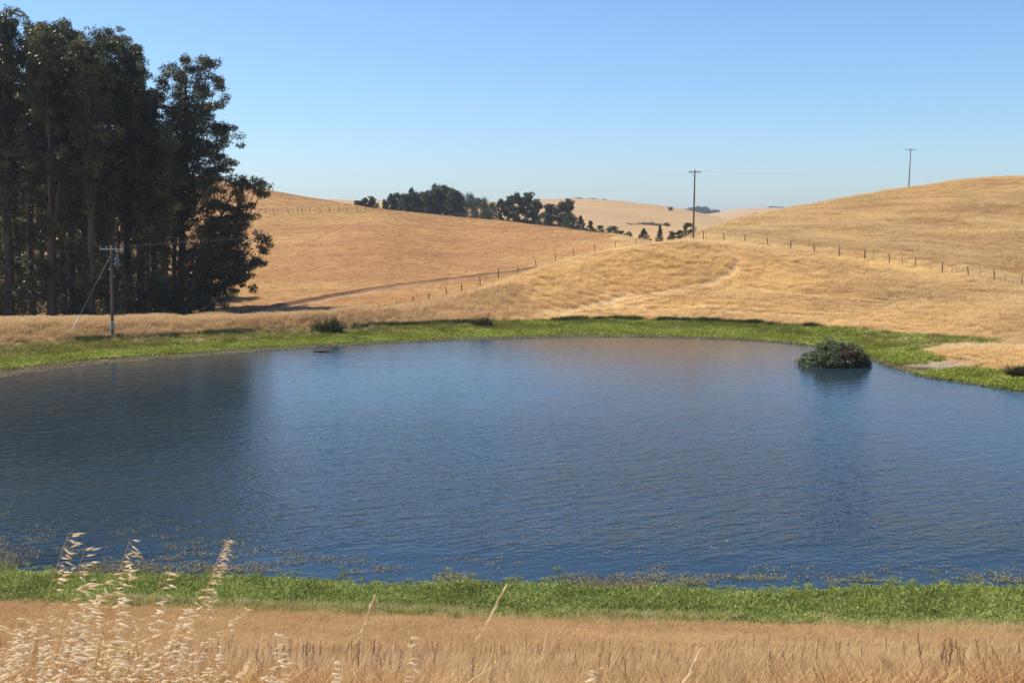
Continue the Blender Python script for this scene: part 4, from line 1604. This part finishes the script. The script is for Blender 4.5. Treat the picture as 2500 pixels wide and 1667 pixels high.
def oat(foot, tip, label, group, n_sp=14, span_=.42, seed=0, size=.024, side=1.0, closed=False):
    r = random.Random(seed)
    foot, tip = np.asarray(foot, float), np.asarray(tip, float)
    root = empty("wild_oat", foot)
    tag(root, label, "wild oat", group)
    ctrl = foot + (tip - foot) * np.array([.25, .25, .62])
    P = bez(foot, ctrl, tip, 18)
    if closed:
        P[:, 0] += .012 * np.sin(np.linspace(0, 17, 18)) * np.linspace(0, 1, 18) + .05 * np.linspace(0, 1, 18) ** 4
    stem = MB()
    stem.tube(P, np.linspace(.0017, .0006, 18), 5)
    sp = MB()
    for i in range(n_sp):
        f = 1 - span_ * (i / max(1, n_sp - 1)) ** 1.0
        q = f * 17
        j = min(int(q), 16)
        p = P[j] + (P[j + 1] - P[j]) * (q - j)
        T = P[j + 1] - P[j]
        T /= np.linalg.norm(T)
        if closed:
            d = T + np.array([r.gauss(0, .12), r.gauss(0, .12), 0])
            spindle(sp, p, d, size * 1.5, size * .25, r.random())
            continue
        k = r.randint(1, 4)
        for _ in range(k):
            ln = size * r.uniform(.4, 1.6) * (.6 + 1.1 * (1 - f) / span_)
            e = p + np.array([side * ln * r.uniform(.3, 1.2), r.gauss(0, .4) * ln, ln * r.uniform(-.5, .45)])
            stem.tube([p, (p + e) / 2 + [0, 0, ln * .2], e], [.0005, .0004, .0004], 4, cap=False)
            d = np.array([side * r.uniform(.5, 1.1), r.gauss(0, .25), r.gauss(-.12, .28)])
            spindle(sp, e, d, size * r.uniform(.8, 1.25), size * r.uniform(.16, .25), r.random())
    # a long dry leaf or two
    for _ in range(2):
        f = r.uniform(.15, .5)
        p = P[int(f * 17)]
        blade(stem, p, r.uniform(.05, .14), r.uniform(.08, .2), r.uniform(-.6, .6), .005, 4, 1.3)
    stem.build("stem", M['oatstem'], root)
    sp.build("spikelets", M['oat'], root, True, attr='rnd')
    return root


OATG = "wild oats in the left foreground"
named = [
    (158, 1224, 3.6, 118, "tall wild oat at the left, its top high over the water", 13),
    (195, 1262, 3.5, 130, "wild oat with drooping pale spikelets right of the tall left one", 12),
    (296, 1246, 3.4, 210, "wild oat bending right with spikelets stacked along its top before the water", 17),
    (517, 1245, 3.9, 400, "lone slanting wild oat with many small spikelets over the pond", 30),
    (242, 1322, 3.6, 190, "shorter wild oat between the two tall left stalks", 14),
    (372, 1318, 3.3, 330, "wild oat with a few large spikelets before the green weed", 9),
    (190, 1345, 3.1, 140, "wild oat crossing the edge of the green weed at the left", 15),
    (95, 1420, 3.4, 70, "small wild oat low at the far left in the dry grass", 8),
    (625, 1452, 3.0, 520, "drooping wild oat right of the oat patch, bent over the dry grass", 20),
    (760, 1520, 3.2, 730, "small wild oat standing alone right of the oat patch", 12),
    (938, 1462, 3.4, 880, "thin wild oat left of the twisted stalk", 9),
    (1340, 1548, 2.9, 1230, "low wild oat bending right at the bottom middle", 8),
]
for i, (u, v, Y, fu, lab, n) in enumerate(named):
    tip = at(u, v, Y)
    sx, _ = ray(u - .45 * (1620 - v), 1600)
    foot = np.array([sx * Y, Y + .1, ground(sx * Y, Y + .1) - .02])
    oat(foot, tip, lab, OATG, n + 4, .5 if i != 3 else .3, 100 + i, .030 if i != 3 else .020)
random.seed(5)
crowd = []
while len(crowd) < 46:
    u, v = random.uniform(-10, 640), random.uniform(1350, 1575)
    if random.random() > np.interp(u, [0, 150, 450, 640], [.6, 1, .8, .35]):
        continue
    crowd.append((u, v, random.uniform(2.3, 4.2)))
for i, (u, v, Y) in enumerate(crowd):
    tip = at(u, v, Y)
    fx = tip[0] - random.uniform(.12, .5)
    gz = ground(fx, Y)
    foot = np.array([fx, Y + .1, gz - .02])
    oat(foot, tip, "pale wild oat stalk lost in the dense oat patch at the lower left", "crowded wild oats of the lower left patch", random.randint(11, 19), .45, 300 + i, random.uniform(.021, .031), 1 if random.random() < .8 else -1)
tw = [(1133, 1357, 4.4, 1045, "tall twisted pale grass stalk rising across the green weed at the middle"),
      (838, 1378, 5.0, 800, "shorter twisted pale grass stalk left of the tall middle one"),
      (1580, 1500, 4.2, 1535, "twisted pale grass stalk in the dry grass right of the middle")]
for i, (u, v, Y, fu, lab) in enumerate(tw):
    tip = at(u, v, Y)
    sx, _ = ray(fu - 30, 1600)
    foot = np.array([sx * Y, Y, ground(sx * Y, Y) - .02])
    oat(foot, tip, lab, "closed twisted grass stalks", 20, .3, 700 + i, .026, closed=True)

# dark upright stalks among the dry grass, and a few yellow flowers
st_ = []
for k in range(3):
    mb = MB()
    mb.tube([[0, 0, -.05], [.01, 0, .2], [.04, 0, .44]], [.003, .0025, .0015], 5)
    for j in range(10):
        z = .26 + .017 * j
        mb.tube([[.02, 0, z], [.028 + random.uniform(-.012, .012), random.uniform(-.012, .012), z + .02]], [.0032, .0015], 4, cap=False)
    st_.append(proto("stalk", mb, M['stalk'], 'h'))
x, y = pts_wedge(900, 10, 28, 2, .5, 0)
keep = fbm(x / 3, y / 3, 151) > -.1
x, y = x[keep], y[keep]
scatter("dead_stalks", field(x, y), st_, .7 + .9 * rng.random(len(x)), rng.normal(0, .8, len(x)), "thin dark dead stalks standing in the foreground grass", "grass", rng.normal(0, .12, (len(x), 2)))
random.seed(9)
for u, v in [(1065, 1532), (1095, 1527), (1137, 1520), (1382, 1535), (880, 1476), (250, 1425), (430, 1420)]:
    s_, t_ = ray(u, v)
    Y = 10.0
    while CAMZ + t_ * Y > ground(s_ * Y, Y) + .42 and Y < 36:
        Y += .1
    c = np.array([s_ * Y, Y, CAMZ + t_ * Y])
    root = empty("yellow_flower", (c[0], c[1], ground(c[0], c[1])))
    tag(root, "tiny yellow flower in the dry foreground grass", "flower", "yellow flowers in the dry grass")
    mb = MB()
    for k in range(8):
        a = k * math.pi / 4
        d = np.array([math.cos(a), math.sin(a), .35])
        w = np.array([-math.sin(a), math.cos(a), 0])
        mb.add([c, c + d * .012 - w * .007, c + d * .024, c + d * .012 + w * .007], [[0, 1, 2, 3]])
    mb.build("petals", M['flower'], root, False)
    mb = MB()
    mb.tube([[c[0], c[1], root.location[2]], c], [.002, .0015], 4)
    mb.build("stem", M['oatstem'], root)

# ------------------------------------------------------------------ haze over the whole land
def build_haze():
    x, y0, y1, z0, z1 = 9000, -500, 13000, -420, 75
    V = [[sx, yy, zz] for sx in (-x, x) for yy in (y0, y1) for zz in (z0, z1)]
    Q = [[0, 1, 3, 2], [4, 6, 7, 5], [0, 4, 5, 1], [2, 3, 7, 6], [0, 2, 6, 4], [1, 5, 7, 3]]
    m, t, out = new_mat("haze")
    pv = t.nodes.new('ShaderNodeVolumePrincipled')
    pv.inputs['Color'].default_value = (.80, .88, 1.0, 1)
    pv.inputs['Density'].default_value = HAZE
    pv.inputs['Anisotropy'].default_value = .2
    t.links.new(pv.outputs[0], out.inputs['Volume'])
    o = mesh_obj("haze", V, Q, m, None, False)
    o["label"] = "thin pale haze over the land"
    o["category"] = "haze"
    o["kind"] = "stuff"


HAZE = 0.0001
build_haze()
